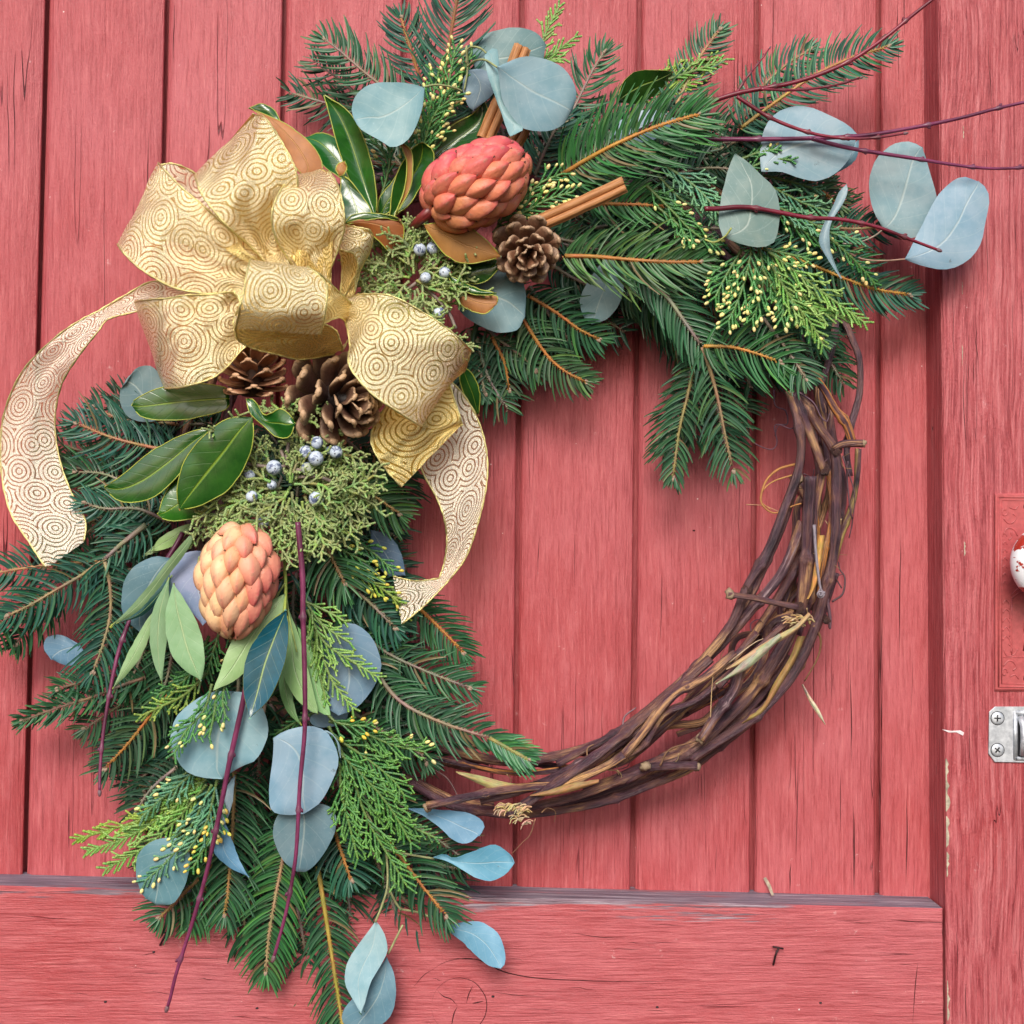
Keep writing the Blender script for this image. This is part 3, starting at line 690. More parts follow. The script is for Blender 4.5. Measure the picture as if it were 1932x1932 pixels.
for x, y, h, r in [(1628, 837, .095, 8), (1377, 1121, .105, 11), (1322, 1394, .098, 10.5), (1314, 1447, .085, 9), (806, 1524, .09, 9), (1556, 886, .092, 14), (1506, 903, .09, 11), (1410, 1112, .09, 14), (1508, 1148, .10, 14), (1578, 850, .09, 14), (1174, 1427, .10, 12), (1218, 1446, .088, 11), (1560, 1170, .08, 12)]:
    b = MB(); b.ball(at(x, y, h - .002), S * r * (.8 if r < 12 else .66), (0.36, 0.26, 0.17) if r < 12 else (0.17, 0.10, 0.085), n=9, m=7, bump=.28, el=1.15, ax=Vector((ru(-1, 1), 0, ru(-1, 1)))); b.build('vine_node', M['straw'] if r < 12 else M['vine'], wreath)
def arcp(r0, a0, a1, seed, wob=26, n=9):
    out = []
    for i in range(n + 1):
        a = math.radians(a0 + (a1 - a0) * i / n); r = r0 + wob * vnoise(i * .8, seed)
        out.append((CX + r * math.cos(a), CY + r * math.sin(a)))
    return out
for k in range(20):
    a0 = ru(90, 300); vine(arcp(ru(540, 640), a0, a0 + ru(60, 110), k * 3 + 1), ru(7, 12), ru(.035, .055), ru(.035, .055), random.choice([PUR, TAN, PUR, GRY]))
for k in range(11):
    a0 = ru(-30, 50); vine(arcp(ru(540, 610), a0, a0 + ru(35, 60), k * 7 + 2, 30), ru(6, 9.5), ru(.038, .055), ru(.038, .055), random.choice([PUR, TAN, PUR, ORG]))
def tendril(pts, r, h0, h1=None, col=(0.16, 0.08, 0.06), name='tendril'):
    C_ = curve3(pts, h0, h1, 6); b = MB(); n = len(C_)
    b.tube(C_, [S * r * (1 - .5 * i / n) for i in range(n)], 5, col); return b.build(name, M['straw'], wreath)
for t in [([(1505, 875), (1470, 885), (1447, 905), (1436, 935), (1440, 955), (1462, 968), (1495, 955), (1512, 950)], 2.6, .075, .09, (.45, .20, .06)),
          ([(1500, 895), (1460, 908), (1440, 925), (1435, 945), (1455, 962)], 1.6, .08, .08, (.50, .25, .08)), ([(1408, 952), (1440, 954), (1470, 965)], 1, .06, .08, (.6, .35, .2)),
          ([(1460, 735), (1463, 765), (1482, 775), (1485, 800), (1462, 803), (1466, 835), (1455, 848), (1430, 840), (1418, 830)], 1.8, .06, .05, (.13, .06, .09)),
          ([(1515, 780), (1495, 808), (1470, 802), (1462, 822)], 1.6, .08, .06, (.13, .06, .09)), ([(1508, 740), (1535, 760), (1548, 785), (1560, 795), (1565, 780)], 1.8, .095, .095, (.13, .07, .10)),
          ([(1600, 870), (1598, 900), (1604, 960), (1608, 985), (1602, 1015)], 2.0, .08, .06, (.13, .07, .09)), ([(1590, 860), (1612, 930), (1609, 980)], 1.5, .085, .07, (.13, .07, .09)),
          ([(1536, 990), (1540, 1050), (1548, 1110), (1556, 1118), (1542, 1122), (1548, 1110)], 3.0, .1, .105, (.28, .24, .28)),
          ([(1570, 1135), (1590, 1120), (1594, 1090), (1585, 1075), (1582, 1060)], 2.2, .07, .06, (.10, .05, .06)), ([(1588, 1110), (1578, 1090), (1592, 1082)], 1.4, .07, .07, (.10, .05, .06)),
          ([(1560, 1130), (1566, 1165), (1566, 1187)], 4.0, .08, .08, (.12, .06, .08)), ([(1312, 1420), (1345, 1395), (1390, 1365), (1430, 1330)], 2.4, .06, .07, (.10, .05, .05)),
          ([(1535, 1180), (1548, 1205), (1543, 1240), (1518, 1285)], 2.6, .085, .06, (.30, .16, .08)), ([(1245, 1445), (1262, 1415), (1300, 1402), (1318, 1398)], 2, .09, .09, (.2, .1, .05)),
          ([(1178, 1390), (1177, 1355), (1200, 1335)], 2.2, .08, .07, (.22, .14, .16)), ([(820, 1452), (845, 1470), (862, 1500), (858, 1510)], 2, .07, .08, (.12, .06, .06)),
          ([(1340, 1365), (1343, 1300), (1348, 1255)], 1.0, .1, .1, (.6, .4, .2)), ([(1375, 1250), (1420, 1215), (1440, 1205)], 1.2, .1, .1, (.6, .45, .3)), ([(1510, 1240), (1470, 1275), (1455, 1310)], 1.0, .07, .03, (.5, .28, .15))]:
    tendril(*t)
b = MB(); b.tube(curve3([(1548 + 7 * math.cos(a) * (1 - a / 14), 1121 + 7 * math.sin(a) * (1 - a / 14)) for a in [i * .8 for i in range(14)]], .107, .11, 3), S * 1.8, 5, (.28, .24, .28)); b.build('tendril', M['straw'], wreath)
for k in range(26):
    a = ru(-25, 95); r = ru(530, 640); x, y = CX + r * math.cos(math.radians(a)), CY + r * math.sin(math.radians(a))
    q = rnd() * 6; tendril([(x, y), (x + 14 * math.cos(q), y + 14 * math.sin(q)), (x + 26 * math.cos(q + .6), y + 26 * math.sin(q + .6)), (x + 30 * math.cos(q + 1.3), y + 30 * math.sin(q + 1.3))], ru(.7, 1.3), .09, .07, random.choice([(.12, .06, .08), (.35, .2, .1), (.6, .42, .22)]))
# peeling bark: thin curved strips
def peel(L_, R_, h, col, name='peeling_bark', ripple=0.001, mat='straw'):
    A = resample(curve3(L_, h), 12); B = resample(curve3(R_, h), 12)
    G = [[A[i].lerp(B[i], s_) + FR * (0.003 * math.sin(s_ * 3.14) + ripple * vnoise(i * .9 + s_ * 2, 5)) for s_ in (0, .25, .5, .75, 1)] for i in range(13)]
    b = MB(); b.grid(G, lambda i, j: tuple(x * ru(.8, 1.2) for x in col), lambda i, j: (j * .002, 0, i * .004), back=0.0005); return b.build(name, M[mat], wreath)
STR = (0.50, 0.35, 0.18)
peel([(1525, 1155), (1500, 1180), (1455, 1205), (1400, 1240), (1370, 1262)], [(1530, 1162), (1502, 1192), (1458, 1219), (1404, 1252), (1370, 1264)], .112, STR)
peel([(1470, 1195), (1430, 1225), (1400, 1250), (1375, 1272), (1350, 1290)], [(1475, 1203), (1440, 1238), (1410, 1262), (1380, 1278), (1350, 1290)], .115, (0.38, 0.38, 0.24))
peel([(1505, 1200), (1490, 1240), (1460, 1290), (1440, 1330), (1415, 1350)], [(1520, 1200), (1500, 1248), (1468, 1300), (1437, 1348), (1400, 1365)], .085, (0.36, 0.21, 0.07))
peel([(1512, 1292), (1525, 1320), (1540, 1345), (1556, 1367)], [(1515, 1290), (1530, 1315), (1548, 1343), (1557, 1366)], .03, (0.80, 0.70, 0.52))
peel([(1545, 1010), (1538, 1060), (1530, 1110), (1522, 1130)], [(1556, 1010), (1550, 1060), (1540, 1105), (1526, 1130)], .098, (0.62, 0.33, 0.09))
peel([(860, 1455), (900, 1462), (950, 1475), (1000, 1482)], [(868, 1462), (905, 1480), (955, 1497), (1000, 1488)], .088, (0.40, 0.34, 0.15))
peel([(1130, 1470), (1080, 1478), (1030, 1492), (1000, 1500)], [(1128, 1478), (1085, 1492), (1035, 1502), (1000, 1502)], .104, (0.36, 0.20, 0.08))
for cx_, cy_, n_, l_ in ((975, 1525, 46, 30), (1515, 1175, 26, 26), (990, 1548, 12, 16)):
    for k in range(n_):
        x, y = cx_ + ru(-l_, l_), cy_ + ru(-8, 8); q = ru(-.5, .5) + (2.9 if cx_ < 1200 else 2.4)
        tendril([(x, y), (x + 9 * math.cos(q), y - 9 * math.sin(q)), (x + 17 * math.cos(q + .5), y - 17 * math.sin(q + .5))], ru(1.0, 2.4), .10, .105, (ru(.5, .75), ru(.38, .55), ru(.18, .34)), name='bark_fibre')
tendril([(1010, 1545), (1000, 1575), (985, 1590), (965, 1612)], 1.2, .08, .05, (.6, .3, .2), name='bark_fibre')
b = MB(); b.grid([[at(1440, 1657, .004), at(1445, 1655, .006)], [at(1448, 1672, .006), at(1454, 1670, .008)], [at(1456, 1690, .02), at(1460, 1688, .02)]], back=.0004)
o = b.build('fallen_leaf_blade', M['barewood']); o['label'] = 'tiny pale dry leaf blade caught on the ledge above the rail at right'; o['category'] = 'leaf'
# ------------------------------------------------------------------ fir
GD, GB, GO, GM = (0.014, 0.082, 0.016), (0.010, 0.080, 0.046), (0.060, 0.14, 0.014), (0.028, 0.135, 0.016)
def needle(b, p, d, up, l, w, col, curl):
    """one flat needle with a shallow keel: base p, direction d, broad side facing up, bending towards curl"""
    side = d.cross(up).normalized(); K = 4; rows = []; q = p.copy(); dd = d.copy()
    for i in range(K + 1):
        t = i / K
        ww = w * (0.45 if i == 0 else 1.0 if i < 3 else 0.9 if i == 3 else 0.35)
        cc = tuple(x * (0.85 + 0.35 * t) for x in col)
        k = up * (-w * 0.35)
        rows.append((b.vert(q - side * ww, cc, (-1, t, 0)), b.vert(q + k, cc, (0, t, 0)), b.vert(q + side * ww, cc, (1, t, 0))))
        dd = (dd + curl * (0.23)).normalized(); q = q + dd * (l / K)
    for i in range(K):
        a, c = rows[i], rows[i + 1]
        b.face((a[0], c[0], c[1], a[1])); b.face((a[1], c[1], c[2], a[2]))
def fir_twig(bs, bn, pts, h0, h1, nl, col, stemc=(0.42, 0.20, 0.06), sr=3.2, gap=9.0, lay=2, base_nl=0.8, tip=True, ang=(84, 52), bow=0.0, wild=0.05, side=(1, 1), start=0.0):
    C_ = curve3(pts, h0, h1, 8)
    L = sum((a - c).length for a, c in zip(C_, C_[1:]))
    if bow: 
        n = len(C_); C_ = [p + FR * bow * math.sin(math.pi * i / (n - 1)) for i, p in enumerate(C_)]
    N = max(6, int(L / (gap * S))); C_ = resample(C_, N); n = len(C_)
    bs.tube([p.copy() for p in C_[::2]] if n > 8 else C_, [S * sr * (1 - .55 * i / (len(C_[::2]) if n > 8 else n)) for i in range(len(C_[::2]) if n > 8 else n)], 6, [tuple(x * ru(.8, 1.2) for x in stemc) for _ in (C_[::2] if n > 8 else C_)])
    for i in range(n):
        t = i / (n - 1)
        if t < start: continue
        T = (C_[min(i + 1, n - 1)] - C_[max(i - 1, 0)]).normalized()
        N_ = T.cross(FR).normalized(); B = N_.cross(T).normalized()
        if B.y > 0: B = -B
        ln = 1.08 * nl * S * (base_nl + (1 - base_nl) * min(1, t * 4)) * (1 - 0.45 * max(0, (t - .72) / .28))
        for sd_ in (-1, 1):
            if (sd_ < 0 and rnd() > side[0]) or (sd_ > 0 and rnd() > side[1]): continue
            for ly in range(lay):
                if rnd() < .06: continue
                a = math.radians(ang[0] + (ang[1] - ang[0]) * t ** 1.5 + random.gauss(0, 2.8 + 24 * wild)) * (0.9 if ly else 1)
                lift = (0.10, -0.34, 0.42)[ly % 3] + random.gauss(0, .06 + wild * .6)
                d = (T * math.cos(a) + N_ * sd_ * math.sin(a) + B * lift).normalized()
                up = (B + N_ * sd_ * -lift * .6 + T * .15 + Vector((ru(-.2, .2), ru(-.2, .2), ru(-.2, .2)))).normalized()
                l = ln * ru(.72, 1.12) * (1, .92, .8)[ly % 3]
                c = tuple(max(0, x * (1 + random.gauss(0, .18)) * (.62 if ly == 1 else 1)) for x in col)  # lower rank painted darker, shade between needles put into its colour
                if rnd() < .12: c = (c[0] * 1.8 + .02, c[1] * 1.5, c[2])
                if rnd() < .025: c = (.20, .11, .035)
                cur = (T * ru(.35, .8) - B * ru(-.1, .25)).normalized()
                pp = C_[i] + T * ru(-.5, .5) * gap * S + N_ * sd_ * sr * S * .4
                bs.tube([pp - d * S * 1, pp + d * S * 2.5], [S * 1.6, S * .9], 4, stemc, cap=False)
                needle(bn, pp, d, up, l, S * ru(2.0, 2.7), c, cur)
    if tip:
        p = C_[-1]; T = (C_[-1] - C_[-2]).normalized(); N_ = T.cross(FR).normalized(); B = N_.cross(T)
        for k in range(9):
            d = (T + N_ * ru(-.8, .8) + B * ru(-.5, .5)).normalized(); c = tuple(x * ru(.9, 1.5) for x in col)
            needle(bn, p - T * S * 3, d, (B + N_ * ru(-.4, .4)).normalized(), nl * S * ru(.35, .55), S * 1.9, c, T)
        for k in range(3): bs.ball(p + T * S * ru(0, 5) + N_ * S * ru(-3, 3), S * ru(2.2, 3.4), (0.38, 0.27, 0.20), ax=T, el=1.5, n=6, m=5)
def fir(label, twigs, group='fir branches tucked into the wreath'):
    p = twigs[0]['pts'][0]; h0 = twigs[0]['h0']
    t = thing('fir_branch', label, 'fir branch', at(p[0], p[1], h0), group)
    for w in twigs:
        bs, bn = MB(), MB(); fir_twig(bs, bn, **w)
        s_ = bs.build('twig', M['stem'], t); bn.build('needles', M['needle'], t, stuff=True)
def T_(pts, h0, h1, nl, col, **k): return dict(pts=pts, h0=h0, h1=h1, nl=nl, col=col, **k)
TANS, GRYS, ORGS = (0.34, 0.22, 0.12), (0.27, 0.23, 0.17), (0.46, 0.20, 0.05)
fir('upright fir branch running off the top edge above the magnolia pod', [T_([(828, 260), (834, 210), (842, 120), (862, 0), (872, -60)], .07, .10, 95, GB, stemc=(.28, .13, .06), sr=4, ang=(80, 52)), T_([(800, 170), (780, 110), (757, 34)], .06, .07, 60, GB)])
fir('fir branch with curved needles reaching to the upper left over the bare planks', [T_([(760, 190), (715, 158), (680, 130), (640, 95), (612, 74)], .07, .06, 68, GD, stemc=GRYS, ang=(80, 50), lay=2)])
fir('short fir tip standing behind the big round blue leaf at the top', [T_([(1040, 300), (1060, 250), (1090, 190), (1120, 130), (1140, 98)], .06, .06, 62, GD, stemc=GRYS, wild=.2), T_([(1010, 330), (1030, 280), (1060, 220)], .07, .08, 60, GB, stemc=GRYS)])
fir('large arching fir branch with a bright orange stem in the middle of the top sprays', [T_([(1062, 328), (1120, 298), (1180, 270), (1250, 240), (1318, 216)], .095, .125, 98, GM, stemc=(.55, .24, .05), sr=4.2, bow=.012, ang=(84, 50), lay=3)])
fir('fir branch whose pale tip stands highest against the planks right of the top centre', [T_([(1250, 260), (1280, 190), (1318, 112), (1357, 56)], .08, .07, 56, (.035, .11, .04), stemc=(.40, .26, .13), lay=2)])
fir('fir branch pointing up right behind the two crossing red twigs', [T_([(1395, 240), (1430, 175), (1480, 125), (1528, 94)], .065, .06, 56, (.035, .12, .06), stemc=TANS, lay=2), T_([(1400, 240), (1460, 195), (1540, 140), (1610, 108), (1676, 88)], .085, .07, 66, (.03, .12, .06), stemc=(.45, .28, .08))])
fir('fir branch lying level just right of the cinnamon stick', [T_([(1115, 384), (1160, 385), (1210, 386), (1260, 390)], .09, .095, 66, GM, stemc=ORGS, lay=3), ])
fir('level fir branch with long olive needles right of the small open pine cone', [T_([(1066, 483), (1120, 484), (1190, 490), (1260, 494), (1322, 494)], .10, .105, 88, (.045, .125, .022), stemc=ORGS, sr=4, ang=(80, 50), lay=3, wild=.2)])
fir('forked fir branch hanging from the top right with three long drooping twigs', [
    T_([(1190, 500), (1225, 530), (1258, 560), (1295, 612), (1325, 655)], .09, .10, 74, GD, stemc=GRYS, sr=5, tip=False, ang=(60, 52)),
    T_([(1325, 655), (1345, 715), (1358, 770), (1370, 830), (1384, 888)], .10, .085, 66, (.035, .10, .035), stemc=TANS, sr=3.6, lay=1, ang=(66, 55)),
    T_([(1328, 653), (1380, 655), (1430, 668), (1472, 684)], .105, .10, 82, GM, stemc=(.52, .27, .06), ang=(84, 50)),
    T_([(1315, 655), (1300, 735), (1282, 810), (1270, 900)], .08, .07, 52, (.03, .095, .03), stemc=(.3, .25, .1), lay=2)])
fir('fir branch reaching right to the stile with a pale bud at its tip', [T_([(1440, 468), (1520, 495), (1592, 525), (1650, 545), (1716, 556)], .075, .06, 66, (.022, .10, .06), stemc=(.48, .25, .05), ang=(78, 50), lay=2)])
fir('olive fir twig behind the pale leaf below the level red twigs', [T_([(1490, 310), (1536, 347), (1582, 386)], .05, .05, 56, (.06, .11, .02), stemc=ORGS, lay=2)])
fir('thin fir twig pointing at the pair of round leaves on the right', [T_([(1540, 425), (1600, 432), (1668, 428)], .05, .045, 58, GB, stemc=TANS, lay=2)])
fir('small olive fir fan hanging inside the ring under the round blue leaf', [T_([(985, 600), (1030, 668), (1065, 700), (1104, 720)], .07, .06, 58, (.045, .10, .02), stemc=ORGS, lay=2), T_([(930, 640), (952, 685), (960, 735)], .06, .05, 48, (.025, .06, .02), stemc=ORGS, lay=2)])
fir('dark fir branch inside the ring between the bow and the round blue leaf', [T_([(900, 600), (940, 640), (985, 672), (1010, 700)], .06, .055, 62, GD, stemc=GRYS), T_([(880, 660), (905, 700), (915, 745)], .05, .05, 46, GD, stemc=GRYS)])
fir('fir branch drooping under the small cone towards the open middle', [T_([(1000, 560), (1050, 590), (1090, 620), (1130, 640)], .075, .06, 62, GD, stemc=ORGS)])
fir('dark fir tip lying over the upper end of the bare vines', [T_([(1440, 600), (1470, 640), (1495, 675), (1520, 714)], .095, .10, 56, GD, stemc=GRYS), T_([(1440, 560), (1500, 600), (1550, 640)], .085, .085, 60, GD, stemc=GRYS)])
fir('broad fir branch left of the shiny magnolia leaves under the bow', [T_([(330, 850), (297, 846), (250, 836), (198, 821), (145, 798)], .085, .07, 74, GB, stemc=(.38, .2, .1), wild=.25), T_([(330, 800), (280, 795), (225, 790), (180, 768)], .07, .06, 60, GB, stemc=TANS, wild=.25)])
fir('dark fir branch crowding the end of the left ribbon tail', [T_([(320, 960), (260, 925), (200, 895), (140, 890)], .075, .06, 68, GD, stemc=GRYS, wild=.3), T_([(320, 985), (260, 960), (200, 960), (160, 950)], .085, .08, 64, GB, stemc=GRYS, wild=.3)])
fir('forked fir branch with grey wood at the far left below the ribbon tail', [
    T_([(275, 990), (250, 1010), (225, 1030), (198, 1055)], .09, .09, 52, GB, stemc=GRYS, sr=5.5, tip=False, wild=.3),
    T_([(190, 1060), (150, 1088), (109, 1111), (60, 1140), (14, 1162)], .088, .07, 70, GB, stemc=(.33, .24, .13), ang=(80, 50)),
    T_([(198, 1060), (208, 1110), (208, 1160), (196, 1210), (176, 1268)], .092, .08, 80, GB, stemc=(.33, .26, .14), ang=(80, 48)),
    T_([(185, 1058), (120, 1064), (60, 1070), (-30, 1085)], .07, .06, 58, GB, stemc=(.42, .24, .1), lay=2),
    T_([(14, 1162), (5, 1180), (-6, 1205)], .07, .06, 60, GD, stemc=GRYS, lay=2), T_([(110, 1120), (60, 1175), (30, 1215)], .06, .05, 56, GD, stemc=GRYS, lay=2)])
fir('sparse brushy fir tip pointing lower left beside the hanging purple twig', [T_([(270, 1280), (225, 1295), (175, 1315), (110, 1335), (42, 1360)], .07, .055, 46, GD, stemc=(.2, .14, .09), wild=.6, lay=3), T_([(215, 1270), (160, 1285), (110, 1300)], .065, .06, 44, GD, stemc=(.2, .14, .09), wild=.5)])
fir('glossy olive fir fan with an orange stem behind the end of the purple twig', [T_([(318, 1310), (280, 1355), (240, 1405), (198, 1450)], .065, .055, 68, (.035, .085, .025), stemc=ORGS, lay=2, ang=(70, 50)), T_([(280, 1300), (220, 1335), (160, 1375)], .05, .045, 56, (.025, .06, .02), stemc=GRYS, lay=2)])
fir('fir fan beyond the ribbon tip inside the ring', [T_([(760, 1120), (793, 1150), (835, 1190), (875, 1232)], .065, .055, 62, GD, stemc=ORGS, lay=3)])
fir('uppermost of the three dark fir branches pointing at the lower vines', [T_([(640, 1160), (721, 1226), (800, 1265), (886, 1298)], .075, .07, 62, GD, stemc=GRYS, wild=.25), T_([(640, 1110), (690, 1130), (745, 1178)], .08, .08, 64, GB, stemc=GRYS)])
fir('dark fir branch with a fresh green tip lying across the lower vines', [T_([(700, 1240), (718, 1279), (757, 1325), (830, 1362), (925, 1393)], .085, .10, 62, GD, stemc=(.32, .24, .16), wild=.15, sr=4), T_([(925, 1393), (955, 1410), (995, 1432)], .105, .11, 46, (.04, .17, .05), stemc=(.3, .3, .1), lay=3, gap=4.5, ang=(60, 45))])
fir('dark fir branch tucked low against the lower left end of the vines', [T_([(660, 1340), (720, 1380), (790, 1420), (805, 1440)], .07, .075, 56, GD, stemc=GRYS, wild=.2)])
fir('long needled fir branch between the berries and the right ribbon tail', [T_([(575, 935), (599, 985), (620, 1040), (650, 1100)], .095, .10, 92, (.03, .12, .025), stemc=(.36, .22, .1), ang=(80, 60), gap=6, wild=.2), T_([(650, 1100), (690, 1130), (745, 1185)], .09, .085, 66, GB, stemc=(.3, .24, .16))])
fir('bright green fir branch under the short gold ribbon tail', [T_([(615, 880), (650, 902), (700, 932), (752, 968)], .085, .075, 74, (.04, .13, .02), stemc=(.36, .25, .1), ang=(78, 50))])
fir('fir branch with curved needles ending above the lowest right blue leaf', [T_([(735, 1590), (764, 1628), (800, 1676), (842, 1728)], .075, .085, 72, GD, stemc=ORGS, ang=(80, 50))])
fir('dark fir branch behind the two blue leaves at the lower right', [T_([(700, 1510), (760, 1545), (820, 1580), (880, 1625)], .055, .05, 66, GD, stemc=GRYS)])
fir('fir branch hanging straight down between the two longest red twigs', [T_([(442, 1460), (441, 1520), (436, 1600), (430, 1680), (424, 1725)], .065, .075, 78, GD, stemc=(.42, .26, .08), ang=(82, 50))])
fir('fir branch crossing the ledge beside the right long red twig', [T_([(545, 1560), (532, 1630), (518, 1700), (507, 1770), (501, 1836)], .075, .07, 74, GM, stemc=(.38, .27, .14), gap=6, ang=(80, 55))])
fir('fir branch with a yellow stem running off the bottom edge', [T_([(600, 1640), (610, 1700), (624, 1790), (638, 1880), (655, 1990)], .07, .075, 64, GD, stemc=(.42, .30, .06), sr=4.5, lay=2, ang=(74, 60))])
fir('short blue green fir twig above the yellow stemmed branch', [T_([(625, 1545), (638, 1590), (652, 1630), (662, 1660)], .08, .085, 66, GB, stemc=ORGS)])
fir('small fir tip under the oval blue leaf at the lower left', [T_([(372, 1660), (335, 1698), (300, 1732)], .07, .075, 62, GD, stemc=(.4, .22, .08), lay=2)])
fir('dark fir branch beneath the left long red twig', [T_([(400, 1560), (395, 1640), (375, 1700), (360, 1745)], .06, .06, 66, GM, stemc=ORGS)])
fir('fir branch behind the pinkish seed pod and the purple twig', [T_([(300, 1130), (285, 1190), (262, 1250), (240, 1300)], .07, .065, 68, GD, stemc=GRYS), T_([(330, 1190), (320, 1260), (300, 1330)], .07, .07, 62, GD, stemc=GRYS)])
# nameless tangle behind the named branches; deep-gap shade is put into its darkened greens
bs, bn = MB(), MB()
def fill(x, y, a, l, h, nl=60, col=GD):
    c, s_ = math.cos(math.radians(a)), -math.sin(math.radians(a)); k = ru(-.35, .35)
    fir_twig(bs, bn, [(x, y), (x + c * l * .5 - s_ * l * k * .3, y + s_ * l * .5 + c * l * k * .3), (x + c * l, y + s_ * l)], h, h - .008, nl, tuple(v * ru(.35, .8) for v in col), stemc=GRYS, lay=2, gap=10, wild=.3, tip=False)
for x, y, a in [(1020, 440, -20), (1040, 500, -30), (1000, 540, -60), (1050, 450, 0), (1070, 520, -20), (1020, 570, -50), (1090, 400, 5), (1000, 330, 60), (960, 300, 100), (1060, 360, 20), (1110, 320, 25), (1160, 330, 15), (1200, 350, 5), (1120, 430, -5), (1180, 440, -10), (1220, 330, 20), (1270, 330, 10), (1290, 390, -15), (1300, 430, -5), (1250, 450, -30), (1120, 520, -30),
                (1060, 560, -40), (1180, 540, -40), (1230, 570, -60), (1300, 520, -30), (1360, 480, -35), (1400, 520, -40), (1380, 590, -35), (1350, 400, -5), (1400, 350, 5), (1440, 380, -10), (1480, 420, -20), (1430, 560, -50), (1330, 300, 15), (1380, 270, 10),
                (1440, 440, -25), (1500, 470, -25), (1540, 500, -60), (1510, 560, -100), (1540, 580, -70), (1240, 280, 30), (1150, 250, 30), (1090, 300, 45), (900, 640, -60), (860, 640, -80), (940, 560, -40), (900, 250, 90), (850, 330, 100), (790, 360, 120), (740, 330, 110), (700, 220, 140),
                (1290, 600, -60), (1350, 640, -50), (1400, 650, -30), (1300, 700, -95), (1350, 760, -80)]:
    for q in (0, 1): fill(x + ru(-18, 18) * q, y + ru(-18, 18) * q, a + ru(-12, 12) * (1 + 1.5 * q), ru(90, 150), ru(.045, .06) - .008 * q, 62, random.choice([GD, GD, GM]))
for x, y, a in [(500, 900, 20), (520, 930, 60), (560, 940, 90), (600, 900, 140), (420, 760, 200), (400, 800, 190), (440, 820, 200), (480, 830, 250), (640, 820, 300), (700, 850, 310), (330, 800, 175), (350, 860, 190), (330, 930, 195), (300, 1000, 200), (290, 1060, 215), (310, 1120, 230), (330, 1200, 240), (350, 1280, 235), (380, 1330, 250), (400, 1400, 255), (420, 1480, 265), (450, 1540, 265), (480, 1580, 270), (520, 1600, 275), (560, 1620, 280),
                (600, 1600, 290), (640, 1560, 300), (680, 1500, 310), (700, 1440, 320), (700, 1380, 330), (680, 1320, 335), (680, 1250, 335), (660, 1180, 330), (640, 1100, 325), (640, 1020, 320), (650, 940, 320), (640, 880, 310), (560, 1080, 270), (520, 1120, 265), (470, 1200, 260),
                (540, 1250, 270), (590, 1280, 275), (500, 1330, 265), (560, 1400, 270), (620, 1400, 290), (400, 1220, 250), (450, 1280, 260), (350, 1400, 240), (400, 860, 190), (560, 960, 300), (600, 1180, 300), (580, 1480, 275), (640, 1640, 290), (700, 1600, 305), (460, 1660, 265), (500, 1700, 270), (560, 1710, 270),
                (360, 1540, 240), (330, 1450, 235), (240, 1130, 235), (200, 980, 200), (220, 880, 180), (700, 1070, 320), (720, 1300, 340), (620, 1760, 270), (300, 1340, 225), (780, 1610, 330), (740, 1660, 310), (480, 1460, 265), (520, 1560, 268)]:
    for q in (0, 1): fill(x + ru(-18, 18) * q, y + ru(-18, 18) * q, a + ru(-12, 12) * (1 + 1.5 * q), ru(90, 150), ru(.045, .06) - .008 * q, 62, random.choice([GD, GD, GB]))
o = bn.build('fir_needle_tangle', M['needle'], None, stuff=True); o['label'] = 'tangle of fir needles coloured dark for shade, packed behind the sprays of the wreath'; o['category'] = 'foliage'
o = bs.build('fir_twig_tangle', M['stem'], None, stuff=True); o['label'] = 'thin grey twigs lost in the dark needle tangle behind the sprays'; o['category'] = 'twigs'

